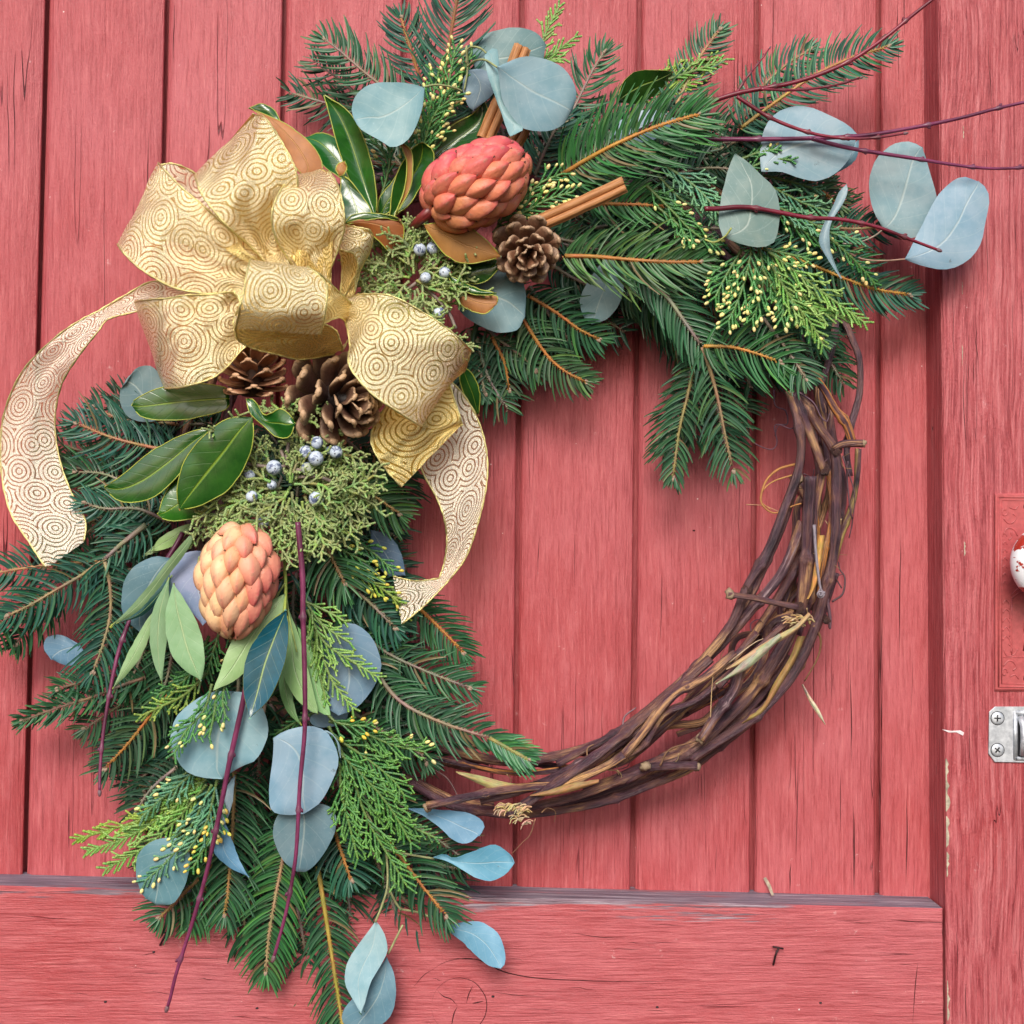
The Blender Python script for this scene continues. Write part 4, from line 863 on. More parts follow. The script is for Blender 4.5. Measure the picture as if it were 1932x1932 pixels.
# ------------------------------------------------------------------ cedar
def scale_tube(b, p, d, l, r, col, tipc, up):
    n = max(2, int(l / (S * 3.6))); P = []; R = []; Cc = []
    for i in range(n * 2 + 1):
        t = i / (n * 2); P.append(p + d * l * t); R.append(r * (1.0 if i % 2 else 0.66) * (1 - .25 * t))
        Cc.append(tuple(a + (c - a) * t ** 1.6 for a, c in zip(col, tipc)))
    b.tube(P, R, 5, Cc, flat=0.7)
def frond(b, bb, pts, h0, h1, width, col=(0.035, 0.16, 0.04), tipc=(0.16, 0.36, 0.06), buds=0.0, gap=13, sub=True, r=3.0, budc=(0.86, 0.78, 0.30)):
    C_ = curve3(pts, h0, h1, 6); L = sum((a - c).length for a, c in zip(C_, C_[1:])); N = max(5, int(L / (gap * S))); C_ = resample(C_, N)
    n = len(C_)
    for i in range(n - 1):
        t = i / (n - 1); d = C_[i + 1] - C_[i]
        cc = tuple(a * (1 - .5 * t) + c * .5 * t for a, c in zip((0.10, 0.16, 0.04), tipc))
        scale_tube(b, C_[i], d.normalized(), d.length * 1.15, S * (r + 1.2 * (1 - t)), cc, cc, FR)
    for i in range(1, n):
        t = i / (n - 1); T = (C_[min(i + 1, n - 1)] - C_[i - 1]).normalized(); N_ = T.cross(FR).normalized(); B = N_.cross(T); B = B if B.y < 0 else -B
        wl = width * S * (0.35 + .65 * min(1, t * 3.2)) * (1 - 0.72 * t ** 1.6)
        for sd_ in ((1, -1) if rnd() < .75 else (random.choice((1, -1)),)):
            a = math.radians(ru(24, 37)); d = (T * math.cos(a) + N_ * sd_ * math.sin(a) + B * ru(-.15, .25)).normalized()
            l = wl * ru(.8, 1.15); k = max(1, int(l / (S * 10))); q = C_[i]
            scol = tuple(x * ru(.75, 1.25) for x in col)
            for j in range(k):
                tt = j / k; dd = (d + T * .05 * j).normalized(); st = l / k
                c1 = tuple(x + (y - x) * (tt * .5 + t * .3) for x, y in zip(scol, tipc))
                scale_tube(b, q, dd, st * 1.1, S * r, c1, c1, FR); q = q + dd * st
                if sub and j:
                    s2 = 1 if (j + i) % 2 else -1
                    N2 = dd.cross(FR).normalized(); a2 = math.radians(ru(26, 40)); d2 = (dd * math.cos(a2) + N2 * s2 * math.sin(a2) + B * ru(-.1, .25)).normalized()
                    l2 = S * ru(11, 20) * (1 - .3 * tt)
                    scale_tube(b, q, d2, l2, S * r * .85, c1, tipc, FR)
                    if rnd() < buds * .45: bb.ball(q + d2 * (l2 + S * 3) + B * S, S * ru(2.2, 3.2), tuple(x * ru(.85, 1.1) for x in budc), ax=d2, el=1.55, n=7, m=6)
            scale_tube(b, q, (d + T * .1).normalized(), S * 7, S * r, scol, tipc, FR)
            if rnd() < buds: bb.ball(q + d * S * 10, S * ru(2.5, 3.6), tuple(x * ru(.85, 1.1) for x in budc), ax=d, el=1.6, n=7, m=6)
def cedar(label, fronds, group='cedar sprays tucked into the wreath'):
    p = fronds[0][0][0]; t = thing('cedar_spray', label, 'cedar spray', at(p[0], p[1], fronds[0][1]), group)
    bb = MB()
    for f in fronds:
        b = MB(); frond(b, bb, *f[:4], **(f[4] if len(f) > 4 else {})); b.build('frond', M['cedar'], t)
    if bb.v: bb.build('pollen_buds', M['bud'], t, stuff=True)
LG = dict(col=(0.12, 0.30, 0.05), tipc=(0.38, 0.58, 0.15)); YG = dict(col=(0.16, 0.30, 0.03), tipc=(0.42, 0.54, 0.09)); BG = dict(col=(0.05, 0.19, 0.11), tipc=(0.20, 0.42, 0.20)); DG = dict(col=(0.030, 0.145, 0.040), tipc=(0.11, 0.34, 0.07))
def dct(a, **k): d = dict(a); d.update(k); return d
cedar('cedar spray full of yellow buds rising above the upper seed pod', [([(815, 300), (830, 230), (845, 165), (858, 95)], .095, .105, 40, dct(DG, buds=.9)), ([(800, 290), (808, 220), (822, 160), (835, 110)], .09, .10, 34, dct(DG, buds=.8)), ([(780, 330), (800, 270), (820, 215), (860, 180)], .095, .11, 40, dct(DG, buds=.9)), ([(740, 330), (725, 290), (700, 262)], .08, .08, 26, dct(DG, buds=.4)), ([(760, 340), (770, 290), (778, 250)], .085, .09, 30, dct(DG, buds=.5)), ([(860, 190), (872, 140), (890, 100)], .095, .1, 22, dct(DG, buds=.3)), ([(720, 370), (735, 310), (735, 270)], .085, .085, 24, dct(DG, buds=.1))])
cedar('light green bare cedar tips beside the top cinnamon stick', [([(1000, 130), (1018, 90), (1035, 50), (1054, 14)], .07, .065, 30, dct(LG, gap=12)), ([(1010, 130), (1040, 105), (1085, 70)], .07, .065, 24, dct(LG, gap=12)), ([(1000, 125), (1030, 112), (1065, 112)], .07, .07, 20, LG), ([(985, 130), (960, 112), (955, 100)], .08, .08, 14, LG)])
cedar('yellow green cedar band behind the dark leaf at the top right', [([(1165, 180), (1230, 158), (1290, 130), (1345, 108)], .075, .07, 34, YG), ([(1190, 190), (1260, 172), (1320, 150)], .075, .075, 28, YG), ([(1260, 150), (1320, 130), (1370, 112)], .08, .075, 26, LG)])
cedar('budded cedar spray between the seed pod and the cinnamon stick', [([(940, 410), (985, 380), (1020, 345), (1060, 328)], .105, .115, 34, dct(DG, buds=1.0)), ([(940, 420), (990, 400), (1030, 378), (1080, 362)], .105, .115, 30, dct(DG, buds=1.0)), ([(950, 425), (1000, 410), (1050, 405), (1080, 398)], .105, .11, 24, dct(DG, buds=.8)), ([(930, 440), (955, 405), (970, 375)], .10, .11, 24, dct(DG, buds=.9))])
cedar('bluish cedar spray in the middle of the top right sprays', [([(1230, 300), (1290, 335), (1330, 370), (1366, 416)], .105, .12, 50, dct(BG)), ([(1240, 330), (1290, 380), (1340, 400)], .10, .105, 40, dct(BG)), ([(1220, 350), (1270, 400), (1310, 440), (1350, 462)], .105, .11, 44, dct(DG, buds=.55)), ([(1240, 390), (1280, 425), (1300, 455)], .10, .11, 30, dct(DG, buds=.5))])
cedar('small cedar tip with two buds lying over the widest pale blue leaf', [([(1390, 330), (1430, 310), (1462, 300), (1492, 302)], .095, .10, 24, dct(DG, buds=.15)), ([(1400, 300), (1430, 288), (1465, 282)], .095, .10, 16, dct(DG, buds=.3))])
cedar('cedar spray spreading below the widest pale blue leaf', [([(1440, 330), (1500, 345), (1545, 358)], .085, .075, 34, dct(BG, buds=.1)), ([(1450, 350), (1520, 385), (1575, 400)], .085, .075, 38, dct(BG, buds=.1)), ([(1440, 380), (1510, 410), (1570, 440), (1620, 452)], .085, .07, 40, dct(BG, buds=.1)), ([(1460, 400), (1520, 440), (1560, 460)], .08, .075, 30, dct(DG, buds=.5))])
cedar('cedar spray with the thickest cluster of yellow buds at the right', [([(1420, 455), (1410, 510), (1395, 560), (1375, 605)], .115, .12, 50, dct(DG, buds=1.0)), ([(1430, 455), (1440, 510), (1435, 560), (1420, 600)], .11, .115, 48, dct(DG, buds=.9)), ([(1440, 460), (1470, 510), (1480, 555), (1475, 600)], .11, .115, 44, dct(DG, buds=.9)), ([(1400, 470), (1370, 520), (1350, 560)], .11, .115, 40, dct(DG, buds=1.0)), ([(1440, 470), (1490, 480), (1530, 490)], .10, .10, 26, dct(DG, buds=1.0))])
cedar('bright cedar spray with long bare green tips reaching the vine top', [([(1450, 475), (1510, 520), (1570, 565), (1630, 608)], .115, .11, 40, LG), ([(1470, 500), (1510, 550), (1550, 590), (1612, 600)], .11, .105, 34, LG), ([(1455, 500), (1490, 560), (1530, 610), (1552, 650)], .12, .11, 40, LG), ([(1440, 510), (1470, 560), (1510, 600), (1535, 640)], .115, .11, 34, dct(DG, buds=.2))])
cedar('dark cedar tip with pale buds beside the curled narrow blue leaf', [([(1560, 445), (1595, 475), (1625, 505), (1650, 535)], .08, .07, 22, dct(DG, buds=.25))])
cedar('lime cedar spray crossing the big round leaf right of the long red twig', [([(575, 1135), (610, 1150), (650, 1172)], .115, .12, 22, LG), ([(580, 1140), (610, 1180), (660, 1212)], .115, .12, 26, LG), ([(580, 1150), (610, 1210), (660, 1245), (712, 1277)], .115, .12, 34, LG), ([(585, 1160), (605, 1230), (630, 1290), (665, 1335)], .11, .12, 30, LG), ([(580, 1180), (600, 1260), (615, 1320)], .105, .11, 22, LG)])
cedar('large fan of green cedar below the big round leaf at the lower right', [([(620, 1370), (660, 1450), (690, 1540), (730, 1610), (768, 1672)], .105, .11, 62, dct(DG, tipc=(.18, .40, .07))), ([(620, 1360), (680, 1380), (740, 1405), (800, 1418)], .105, .105, 52, dct(DG, buds=.12, tipc=(.18, .40, .07))), ([(630, 1390), (690, 1430), (740, 1470), (762, 1500)], .11, .11, 50, dct(DG, tipc=(.18, .40, .07))), ([(640, 1420), (700, 1480), (740, 1530), (775, 1590)], .112, .11, 50, dct(DG, tipc=(.18, .40, .07))), ([(700, 1500), (750, 1545), (820, 1580)], .10, .10, 26, dct(DG, tipc=(.22, .40, .1))), ([(640, 1440), (645, 1500), (660, 1560), (675, 1620)], .108, .11, 44, dct(DG, tipc=(.18, .40, .07))), ([(620, 1350), (640, 1365), (690, 1370)], .11, .115, 30, dct(DG, buds=.7, budc=(.85, .62, .08)))])
cedar('cedar spray falling over the broad blue leaf left of centre below', [([(390, 1270), (350, 1310), (310, 1330), (268, 1350)], .10, .09, 34, dct(YG, col=(.08, .2, .04))), ([(400, 1290), (385, 1340), (350, 1380), (330, 1420)], .125, .135, 40, dct(DG, buds=.12)), ([(410, 1290), (405, 1340), (395, 1390)], .13, .135, 30, dct(DG, buds=.3)), ([(380, 1250), (340, 1290), (300, 1310)], .095, .09, 30, dct(DG, buds=.1)), ([(430, 1260), (420, 1320), (425, 1350)], .13, .135, 22, dct(DG, buds=.3))])
cedar('wide cedar spray with scattered buds fanning out to the lower left', [([(400, 1450), (340, 1500), (270, 1545), (150, 1582)], .10, .085, 36, dct(YG, gap=9)), ([(390, 1470), (320, 1530), (240, 1580), (168, 1604)], .10, .085, 36, dct(LG, gap=9)), ([(390, 1480), (330, 1550), (270, 1600), (202, 1638)], .105, .09, 38, dct(LG, buds=.15)), ([(400, 1480), (360, 1560), (320, 1620), (276, 1660)], .11, .10, 40, dct(BG, buds=.4)), ([(380, 1440), (340, 1480), (300, 1510)], .105, .10, 34, dct(BG, buds=.3)), ([(410, 1470), (390, 1550), (350, 1610)], .11, .11, 44, dct(BG, buds=.5)), ([(360, 1450), (310, 1500), (270, 1540)], .10, .10, 36, dct(BG, buds=.3)), ([(420, 1490), (410, 1550), (385, 1600), (365, 1636)], .105, .11, 24, dct(DG, buds=.9, budc=(.85, .66, .12)))])
cedar('dark budded cedar hanging from under the lower seed pod', [([(415, 1190), (402, 1230), (390, 1275)], .085, .09, 34, dct(DG, buds=.5)), ([(430, 1180), (440, 1220), (445, 1260)], .08, .085, 30, dct(DG, buds=.4)), ([(395, 1200), (370, 1250), (340, 1290)], .08, .08, 30, dct(DG, buds=.2)), ([(600, 1340), (570, 1355), (520, 1385)], .085, .09, 16, DG)])
cedar('budded cedar twig pointing at the tip of the right ribbon tail', [([(640, 1060), (680, 1085), (720, 1110), (752, 1135)], .095, .095, 26, dct(YG, buds=.6, budc=(.72, .66, .10))), ([(660, 1020), (700, 1040), (740, 1075)], .085, .085, 24, dct(DG, buds=.5, budc=(.72, .66, .10))), ([(620, 1020), (650, 1040), (690, 1060)], .10, .10, 24, dct(DG, buds=.5, budc=(.72, .66, .10))), ([(740, 1110), (755, 1140), (768, 1165)], .09, .09, 14, YG)])

# ------------------------------------------------------------------ juniper with berries
def juniper(label, cx_, cy_, shoots, h, berries, wood, group='juniper sprays with berries'):
    t = thing('juniper_spray', label, 'juniper spray', at(cx_, cy_, h), group); b = MB(); w = MB()
    for pts in wood: 
        C_ = curve3(pts, h + .008, h + .012, 5); w.tube(C_, S * 3.2, 6, (.26, .20, .17))
    for (x, y, a, l) in shoots:
        def grow(p, d, l_, lev, sz):
            k = max(2, int(l_ / (S * 12))); q = p; dd = d
            for j in range(k):
                st = l_ / k; c1 = tuple(v * ru(.75, 1.3) for v in (0.24, 0.34, 0.10))
                if rnd() < .25: c1 = (.26, .30, .12)
                scale_tube(b, q, dd, st * 1.12, S * sz, c1, (.34, .42, .17) if lev else c1, FR); q = q + dd * st
                dd = (dd + Vector((ru(-.35, .35), ru(-.22, .12), ru(-.35, .35)))).normalized()
                if lev < 2:
                    for s2 in ((1, -1) if rnd() < .5 else (random.choice((1, -1)),)):
                        N2 = dd.cross(FR).normalized(); a2 = ru(.6, 1.0)
                        d2 = (dd * math.cos(a2) + N2 * s2 * math.sin(a2) + FR * ru(-.25, .5)).normalized()
                        grow(q, d2, l_ * (.40 if lev == 0 else .42) * ru(.7, 1.2), lev + 1, sz * .88)
        c, s_ = math.cos(math.radians(a)), math.sin(math.radians(a)); hh = h + ru(-.008, .014)
        p = at(x, y, hh); d = (at(x + c * 100, y - s_ * 100, hh + .012 * ru(-1, 1)) - p).normalized()
        grow(p, d, l * S, 0, 3.7)
    b.build('foliage', M['juniper'], t)
    if w.v: w.build('twig', M['stem'], t)
    for x, y, r, hb, c in berries:
        bb = MB(); r *= .8; bb.ball(at(x, y, hb), S * r, c, ax=Vector((ru(-1, 1), ru(-1, 1), ru(-1, 1))), n=16, m=12, el=ru(.94, 1.04)); bb.ball(at(x + ru(-3, 3), y + ru(-3, 3), hb + S * r * .93), S * 1.3, (.1, .08, .08), n=6, m=4)
        bb.build('berry', M['berry'], t)
BL, BG_ = (0.58, 0.66, 0.78), (0.34, 0.42, 0.36)
sh = []
for a in range(0, 360, 12):
    r0 = ru(5, 30); sh.append((780 + r0 * math.cos(math.radians(a)), 525 - r0 * math.sin(math.radians(a)), a + ru(-15, 15), ru(48, 86)))
for x, y, a, l in [(730, 500, 170, 55), (720, 540, 190, 50), (740, 560, 220, 55), (800, 600, 290, 55), (830, 610, 310, 60), (820, 570, 340, 50), (700, 470, 120, 45), (770, 470, 80, 45), (730, 470, 130, 50), (690, 510, 175, 36), (850, 560, 10, 36), (820, 590, 270, 50)]: sh.append((x, y, a, l))
juniper('olive juniper spray with blue berries right of the gold bow', 780, 530, sh, .10, [(792, 471, 14, .118, BL), (817, 468, 14, .115, BL), (803, 524, 12, .118, BL), (839, 514, 12.5, .116, BL), (828, 591, 14, .118, BL)], [[(740, 560), (790, 530), (830, 480)], [(790, 530), (840, 580), (860, 620)]])
sh = []
for a in range(0, 360, 7):
    r0 = ru(0, 75); sh.append((550 + r0 * 1.2 * math.cos(math.radians(a)), 915 - r0 * .8 * math.sin(math.radians(a)), a + ru(-25, 25), ru(55, 95) * (.45 if 45 < a < 150 else 1)))
for x, y, a, l in [(470, 940, 215, 90), (440, 970, 220, 70), (480, 960, 235, 80), (430, 1000, 225, 60), (520, 960, 262, 70), (560, 960, 275, 75), (590, 960, 290, 70), (600, 930, 320, 65), (620, 890, 350, 55), (560, 840, 90, 50), (600, 850, 50, 50), (630, 860, 10, 45), (540, 990, 260, 36), (600, 980, 280, 44)]: sh.append((x, y, a, l))
juniper('large juniper spray with a cluster of blue berries above the pale seed pod', 545, 905, sh, .122, [(598, 835, 13.5, .138, BL), (577, 853, 14.5, .135, BL), (596, 865, 16, .142, BL), (634, 853, 14, .136, BL), (622, 850, 10, .128, BG_), (517, 882, 16, .138, BL), (471, 896, 12, .132, BL), (513, 915, 10.5, .13, BL), (475, 937, 13, .134, BL), (597, 941, 16.5, .138, BL), (497, 985, 13.5, .132, BL), (519, 982, 10, .126, BG_), (580, 884, 14, .134, (.42, .46, .36))],
        [[(530, 850), (545, 880), (580, 890)], [(545, 830), (540, 870)], [(560, 900), (600, 900), (630, 910)], [(540, 880), (500, 880), (440, 870)]])
sh = [(512 + k * 6, 792 - (k % 3) * 8, 30 + ru(-60, 110), ru(20, 34)) for k in range(12)]
juniper('small grey green juniper tuft under the two cones', 545, 770, sh, .13, [], [])
# ------------------------------------------------------------------ leaves
def leafmesh(L_, R_, h, dome=4, ripple=1.0, col=(1, 1, 1), nrow=18, ncol=10, edge=0.8, mid=0.5, tilt=0, fold=0):
    """L_ and R_: outline from base to tip down each side; h number or (base, tip)"""
    h0, h1 = h if isinstance(h, tuple) else (h, h)
    A = resample(curve3(L_, h0, h1), nrow); B = resample(curve3(R_, h0, h1), nrow); sd_ = rnd() * 50; G = []
    for i in range(nrow + 1):
        t = i / nrow; row = []
        wv = math.sin(math.pi * t) ** .5
        for j in range(ncol + 1):
            s_ = j / ncol; q = 2 * s_ - 1
            p = A[i].lerp(B[i], s_)
            off = .7 * dome * S * (1 - q * q) * wv - fold * S * (1 - abs(q)) * wv + tilt * S * q * wv
            off += ripple * S * (1.6 * vnoise(t * 4 + q * .7, sd_) + 1.6 * abs(q) * vnoise(t * 7, sd_ + (5 if q > 0 else 9)))
            p = p + FR * off
            if j in (0, ncol): p = p + (p - A[i].lerp(B[i], .5)).normalized() * S * edge * vnoise(t * 16, sd_ + j) if (A[i] - B[i]).length > 1e-5 else p
            row.append(p)
        G.append(row)
    return G, (lambda i, j: (((j / ncol) - mid) * 2, i / nrow, 0)), (lambda i, j: col)
EC = (0.20, 0.34, 0.38)
def euc_leaf(t, L_, R_, h, col=EC, **k):
    col = (min(.6, col[0] * 1.02), min(.6, col[1] * 1.02), min(.66, col[2] * 1.04))
    G, u, c = leafmesh(L_, R_, h, col=tuple(x * ru(.93, 1.07) for x in col), **k); b = MB(); b.grid(G, c, u, back=.0005)
    return b.build('leaf', M['euc'], t)
def stalk(t, pts, h0, h1, r=1.8, col=(0.32, 0.36, 0.16), name='stalk'):
    b = MB(); C_ = curve3(pts, h0, h1, 6); b.tube(C_, S * r, 6, col); return b.build(name, M['stem'], t)
def euc(label, x, y, h): return thing('eucalyptus_sprig', label, 'eucalyptus', at(x, y, h), 'silver dollar eucalyptus sprigs')
def mirror_pt(): pass
t = euc('blue eucalyptus leaf at the top left, pointing left of the yellow buds', 800, 163, .12)
euc_leaf(t, [(800, 163), (770, 156), (740, 153), (700, 157), (672, 178), (663, 203), (668, 225)], [(800, 163), (797, 205), (783, 245), (760, 274), (738, 280), (720, 268), (694, 254), (678, 242), (668, 225)], (.13, .12), dome=-6, tilt=6, ripple=1.4)
stalk(t, [(872, 172), (855, 165), (825, 160), (798, 164)], .11, .13)
t = euc('large round pale blue eucalyptus leaf and its curled neighbours beside the top cinnamon stick', 940, 128, .12)
euc_leaf(t, [(938, 127), (955, 118), (985, 108), (1020, 108), (1055, 122), (1080, 150), (1088, 180), (1078, 212)], [(938, 127), (942, 150), (946, 180), (958, 212), (975, 235), (1000, 246), (1035, 247), (1062, 235), (1078, 212)], (.145, .12), dome=5, col=(.22, .38, .41), ripple=1.2)
euc_leaf(t, [(889, 105), (893, 82), (915, 64), (950, 54), (985, 53), (1015, 64), (1030, 85)], [(889, 105), (900, 135), (925, 160), (965, 165), (1000, 150), (1022, 120), (1030, 85)], (.09, .08), dome=4, col=(.13, .22, .235))
euc_leaf(t, [(885, 132), (874, 150), (874, 175), (884, 200), (893, 208)], [(885, 132), (905, 130), (930, 140), (940, 160), (925, 182), (893, 208)], (.10, .095), dome=3, col=(.15, .24, .28))
euc_leaf(t, [(918, 98), (914, 104), (920, 140), (932, 175), (947, 215), (955, 240), (963, 257)], [(918, 98), (928, 91), (938, 92), (942, 125), (944, 165), (956, 205), (975, 232), (990, 243), (963, 257)], (.13, .14), dome=-4, col=(.20, .35, .38))
stalk(t, [(880, 120), (882, 95), (893, 88), (908, 92), (917, 100)], .11, .13); stalk(t, [(882, 125), (895, 115), (915, 113), (938, 127)], .11, .14); stalk(t, [(880, 86), (882, 130), (876, 170)], .105, .10)
t = euc('widest pale blue eucalyptus leaf crossed by the level red twigs', 1437, 324, .10)
euc_leaf(t, [(1437, 324), (1434, 290), (1440, 250), (1458, 220), (1490, 202), (1530, 203), (1575, 223), (1602, 238), (1618, 253)], [(1437, 324), (1475, 325), (1515, 338), (1550, 340), (1585, 320), (1606, 292), (1618, 253)], (.10, .09), dome=5, col=(.26, .38, .46))
euc_leaf(t, [(1560, 330), (1590, 300), (1612, 270), (1621, 264)], [(1560, 330), (1592, 320), (1616, 298), (1621, 264)], .065, col=(.16, .27, .34))
t = euc('grey green upright eucalyptus leaf with a straight left side', 1366, 446, .12)
euc_leaf(t, [(1364, 446), (1356, 423), (1358, 390), (1367, 344), (1378, 308), (1387, 291)], [(1364, 446), (1395, 460), (1435, 467), (1462, 456), (1470, 423), (1471, 386), (1461, 353), (1435, 328), (1410, 304), (1387, 291)], (.13, .115), dome=3, col=(.165, .25, .225), fold=-3)
stalk(t, [(1330, 452), (1348, 457), (1368, 446), (1380, 430)], .12, .136, 1.8, (.45, .5, .15))
t = euc('pair of round eucalyptus leaves joined like a heart over the edge of the stile', 1665, 432, .06)
euc_leaf(t, [(1668, 432), (1648, 398), (1640, 357), (1644, 320), (1662, 290), (1690, 270), (1720, 267), (1740, 277)], [(1668, 432), (1700, 448), (1735, 445), (1762, 415), (1768, 375), (1756, 330), (1748, 300), (1740, 277)], (.07, .075), dome=5, col=(.25, .36, .42))
euc_leaf(t, [(1708, 489), (1722, 460), (1740, 425), (1762, 380), (1790, 347), (1819, 333), (1845, 342)], [(1708, 489), (1740, 502), (1783, 508), (1822, 495), (1850, 460), (1858, 425), (1866, 380), (1861, 357), (1845, 342)], (.085, .09), dome=5, col=(.27, .38, .45), ripple=1.8)
stalk(t, [(1590, 460), (1620, 458), (1650, 445), (1667, 432)], .055, .07, 1.6, (.36, .30, .24)); stalk(t, [(1590, 470), (1625, 488), (1665, 492), (1708, 489)], .055, .085, 1.8, (.40, .24, .18))
t = euc('narrow curled eucalyptus leaf seen edge on left of the heart shaped pair', 1587, 525, .09)
euc_leaf(t, [(1598, 347), (1585, 360), (1572, 390), (1552, 430), (1545, 456), (1559, 484), (1587, 526)], [(1598, 347), (1600, 360), (1590, 384), (1568, 420), (1564, 456), (1573, 492), (1587, 526)], (.085, .09), dome=-5, col=(.24, .34, .40))
t = euc('blue eucalyptus leaf hanging under the brown curled magnolia leaf', 865, 560, .08)
euc_leaf(t, [(858, 562), (870, 590), (900, 612), (940, 627), (975, 623), (990, 598)], [(858, 562), (880, 520), (930, 500), (975, 510), (992, 550), (990, 598)], (.08, .085), dome=5, col=(.18, .31, .36))
t = euc('faint eucalyptus leaf hanging behind long needles above the open middle', 1150, 480, .055)
euc_leaf(t, [(1150, 480), (1120, 515), (1095, 560), (1100, 595), (1117, 612)], [(1150, 480), (1175, 520), (1172, 565), (1148, 600), (1117, 612)], .06, dome=4, col=(.20, .32, .32))
t = euc('pale eucalyptus leaf glimpsed behind the large orange stemmed fir branch', 1150, 270, .07)
euc_leaf(t, [(1150, 262), (1165, 232), (1200, 212), (1240, 208), (1275, 225)], [(1150, 262), (1190, 272), (1235, 262), (1260, 245), (1275, 225)], .085, dome=4, col=(.28, .38, .46))
t = euc('grey blue eucalyptus leaf peeping out below the lowest left bow loop', 300, 790, .07)
euc_leaf(t, [(318, 790), (270, 796), (240, 785), (227, 762), (226, 738), (238, 722)], [(318, 790), (330, 745), (305, 712), (285, 690), (262, 692), (248, 706), (238, 722)], (.07, .08), dome=4, col=(.15, .25, .27), ripple=2)
t = euc('dark teal eucalyptus leaf left of the purple one beside the pale pod', 320, 1054, .10)
euc_leaf(t, [(322, 1054), (290, 1050), (256, 1067), (234, 1097), (229, 1140), (238, 1170), (268, 1196)], [(322, 1054), (330, 1090), (322, 1130), (300, 1165), (268, 1196)], (.105, .095), dome=5, col=(.10, .20, .235))
t = euc('purplish blue eucalyptus leaf tucked against the left side of the pale pod', 380, 1038, .10)
euc_leaf(t, [(395, 1040), (360, 1040), (333, 1053), (320, 1078), (328, 1110), (350, 1140), (382, 1180)], [(395, 1040), (420, 1080), (420, 1140), (382, 1180)], (.10, .11), dome=4, col=(.21, .27, .40))
t = euc('small eucalyptus leaf half hidden by fir needles at the far left edge', 150, 1225, .05)
euc_leaf(t, [(150, 1215), (115, 1198), (90, 1202), (82, 1222), (98, 1245)], [(150, 1215), (160, 1240), (130, 1256), (98, 1245)], .055, dome=3, col=(.14, .25, .33))
t = euc('very broad pale blue eucalyptus leaf crossed by the left long red twig', 430, 1306, .11)
euc_leaf(t, [(440, 1305), (410, 1304), (376, 1316), (336, 1348), (321, 1390), (332, 1428), (352, 1455), (384, 1467), (420, 1469)], [(440, 1305), (462, 1308), (492, 1330), (506, 1368), (500, 1405), (482, 1434), (462, 1443), (440, 1455), (420, 1469)], (.12, .115), dome=4, col=(.25, .38, .46), ripple=1.6)
t = euc('stacked pair of large blue eucalyptus leaves crossed by the right hanging red twig', 520, 1390, .11)
euc_leaf(t, [(516, 1392), (514, 1430), (508, 1480), (511, 1526), (540, 1538), (573, 1535)], [(516, 1392), (540, 1378), (585, 1370), (620, 1385), (638, 1430), (628, 1472), (603, 1515), (573, 1535)], (.12, .12), dome=5, col=(.22, .36, .43), ripple=1)
euc_leaf(t, [(560, 1520), (530, 1530), (515, 1560), (518, 1590), (535, 1625), (562, 1645)], [(560, 1520), (600, 1515), (630, 1530), (632, 1569), (605, 1620), (578, 1644), (562, 1645)], (.11, .10), dome=5, col=(.15, .27, .31))
euc_leaf(t, [(600, 1380), (630, 1392), (642, 1430)], [(600, 1380), (622, 1380), (641, 1405), (642, 1430)], .115, dome=2, col=(.25, .38, .42))
t = euc('round slate blue eucalyptus leaf under the lime cedar right of the twig', 625, 1186, .10)
euc_leaf(t, [(612, 1200), (640, 1180), (665, 1176), (695, 1195), (715, 1230), (718, 1266), (702, 1302), (672, 1336), (638, 1350)], [(612, 1200), (600, 1240), (600, 1290), (612, 1330), (638, 1350)], (.10, .105), dome=5, col=(.15, .25, .32))
euc_leaf(t, [(580, 1345), (590, 1368), (615, 1373), (648, 1362), (660, 1340)], [(580, 1345), (610, 1320), (660, 1340)], .085, dome=2, col=(.17, .27, .33))
t = euc('teal oval eucalyptus leaf hanging lowest on the left over the ledge', 352, 1590, .10)
euc_leaf(t, [(352, 1586), (320, 1580), (285, 1588), (262, 1610), (257, 1650), (270, 1690), (296, 1708)], [(352, 1586), (359, 1625), (350, 1665), (330, 1702), (296, 1708)], (.105, .095), dome=6, col=(.12, .26, .31))
t = euc('narrow blue eucalyptus leaves hanging behind the left long red twig', 440, 1465, .09)
euc_leaf(t, [(443, 1463), (420, 1500), (400, 1560), (386, 1588)], [(443, 1463), (438, 1515), (420, 1562), (386, 1588)], (.105, .10), dome=-3, col=(.25, .36, .45))
euc_leaf(t, [(425, 1553), (408, 1575), (404, 1608), (430, 1635), (470, 1655)], [(425, 1553), (436, 1580), (450, 1620), (470, 1655)], (.10, .10), dome=3, col=(.11, .28, .42))
t = euc('spoon shaped blue eucalyptus leaf just under the lowest vine end', 774, 1526, .07)
euc_leaf(t, [(768, 1525), (800, 1540), (830, 1562), (860, 1588), (885, 1590), (903, 1577)], [(768, 1525), (820, 1527), (868, 1531), (903, 1542), (914, 1560), (903, 1577)], (.075, .08), dome=-3, col=(.15, .33, .46))
t = euc('thin hanging stem bearing spoon shaped leaves, lowest of the blue leaves on the right', 708, 1560, .09)
euc_leaf(t, [(815, 1619), (840, 1624), (865, 1636), (900, 1657), (928, 1662), (955, 1648), (970, 1628)], [(815, 1619), (838, 1612), (856, 1620), (890, 1608), (930, 1593), (960, 1610), (970, 1628)], (.075, .085), dome=-4, col=(.14, .34, .50))
euc_leaf(t, [(835, 1750), (870, 1775), (895, 1800), (920, 1820), (944, 1827)], [(835, 1750), (865, 1741), (905, 1739), (936, 1757), (950, 1785), (953, 1815), (944, 1827)], (.07, .085), dome=5, col=(.15, .33, .46))
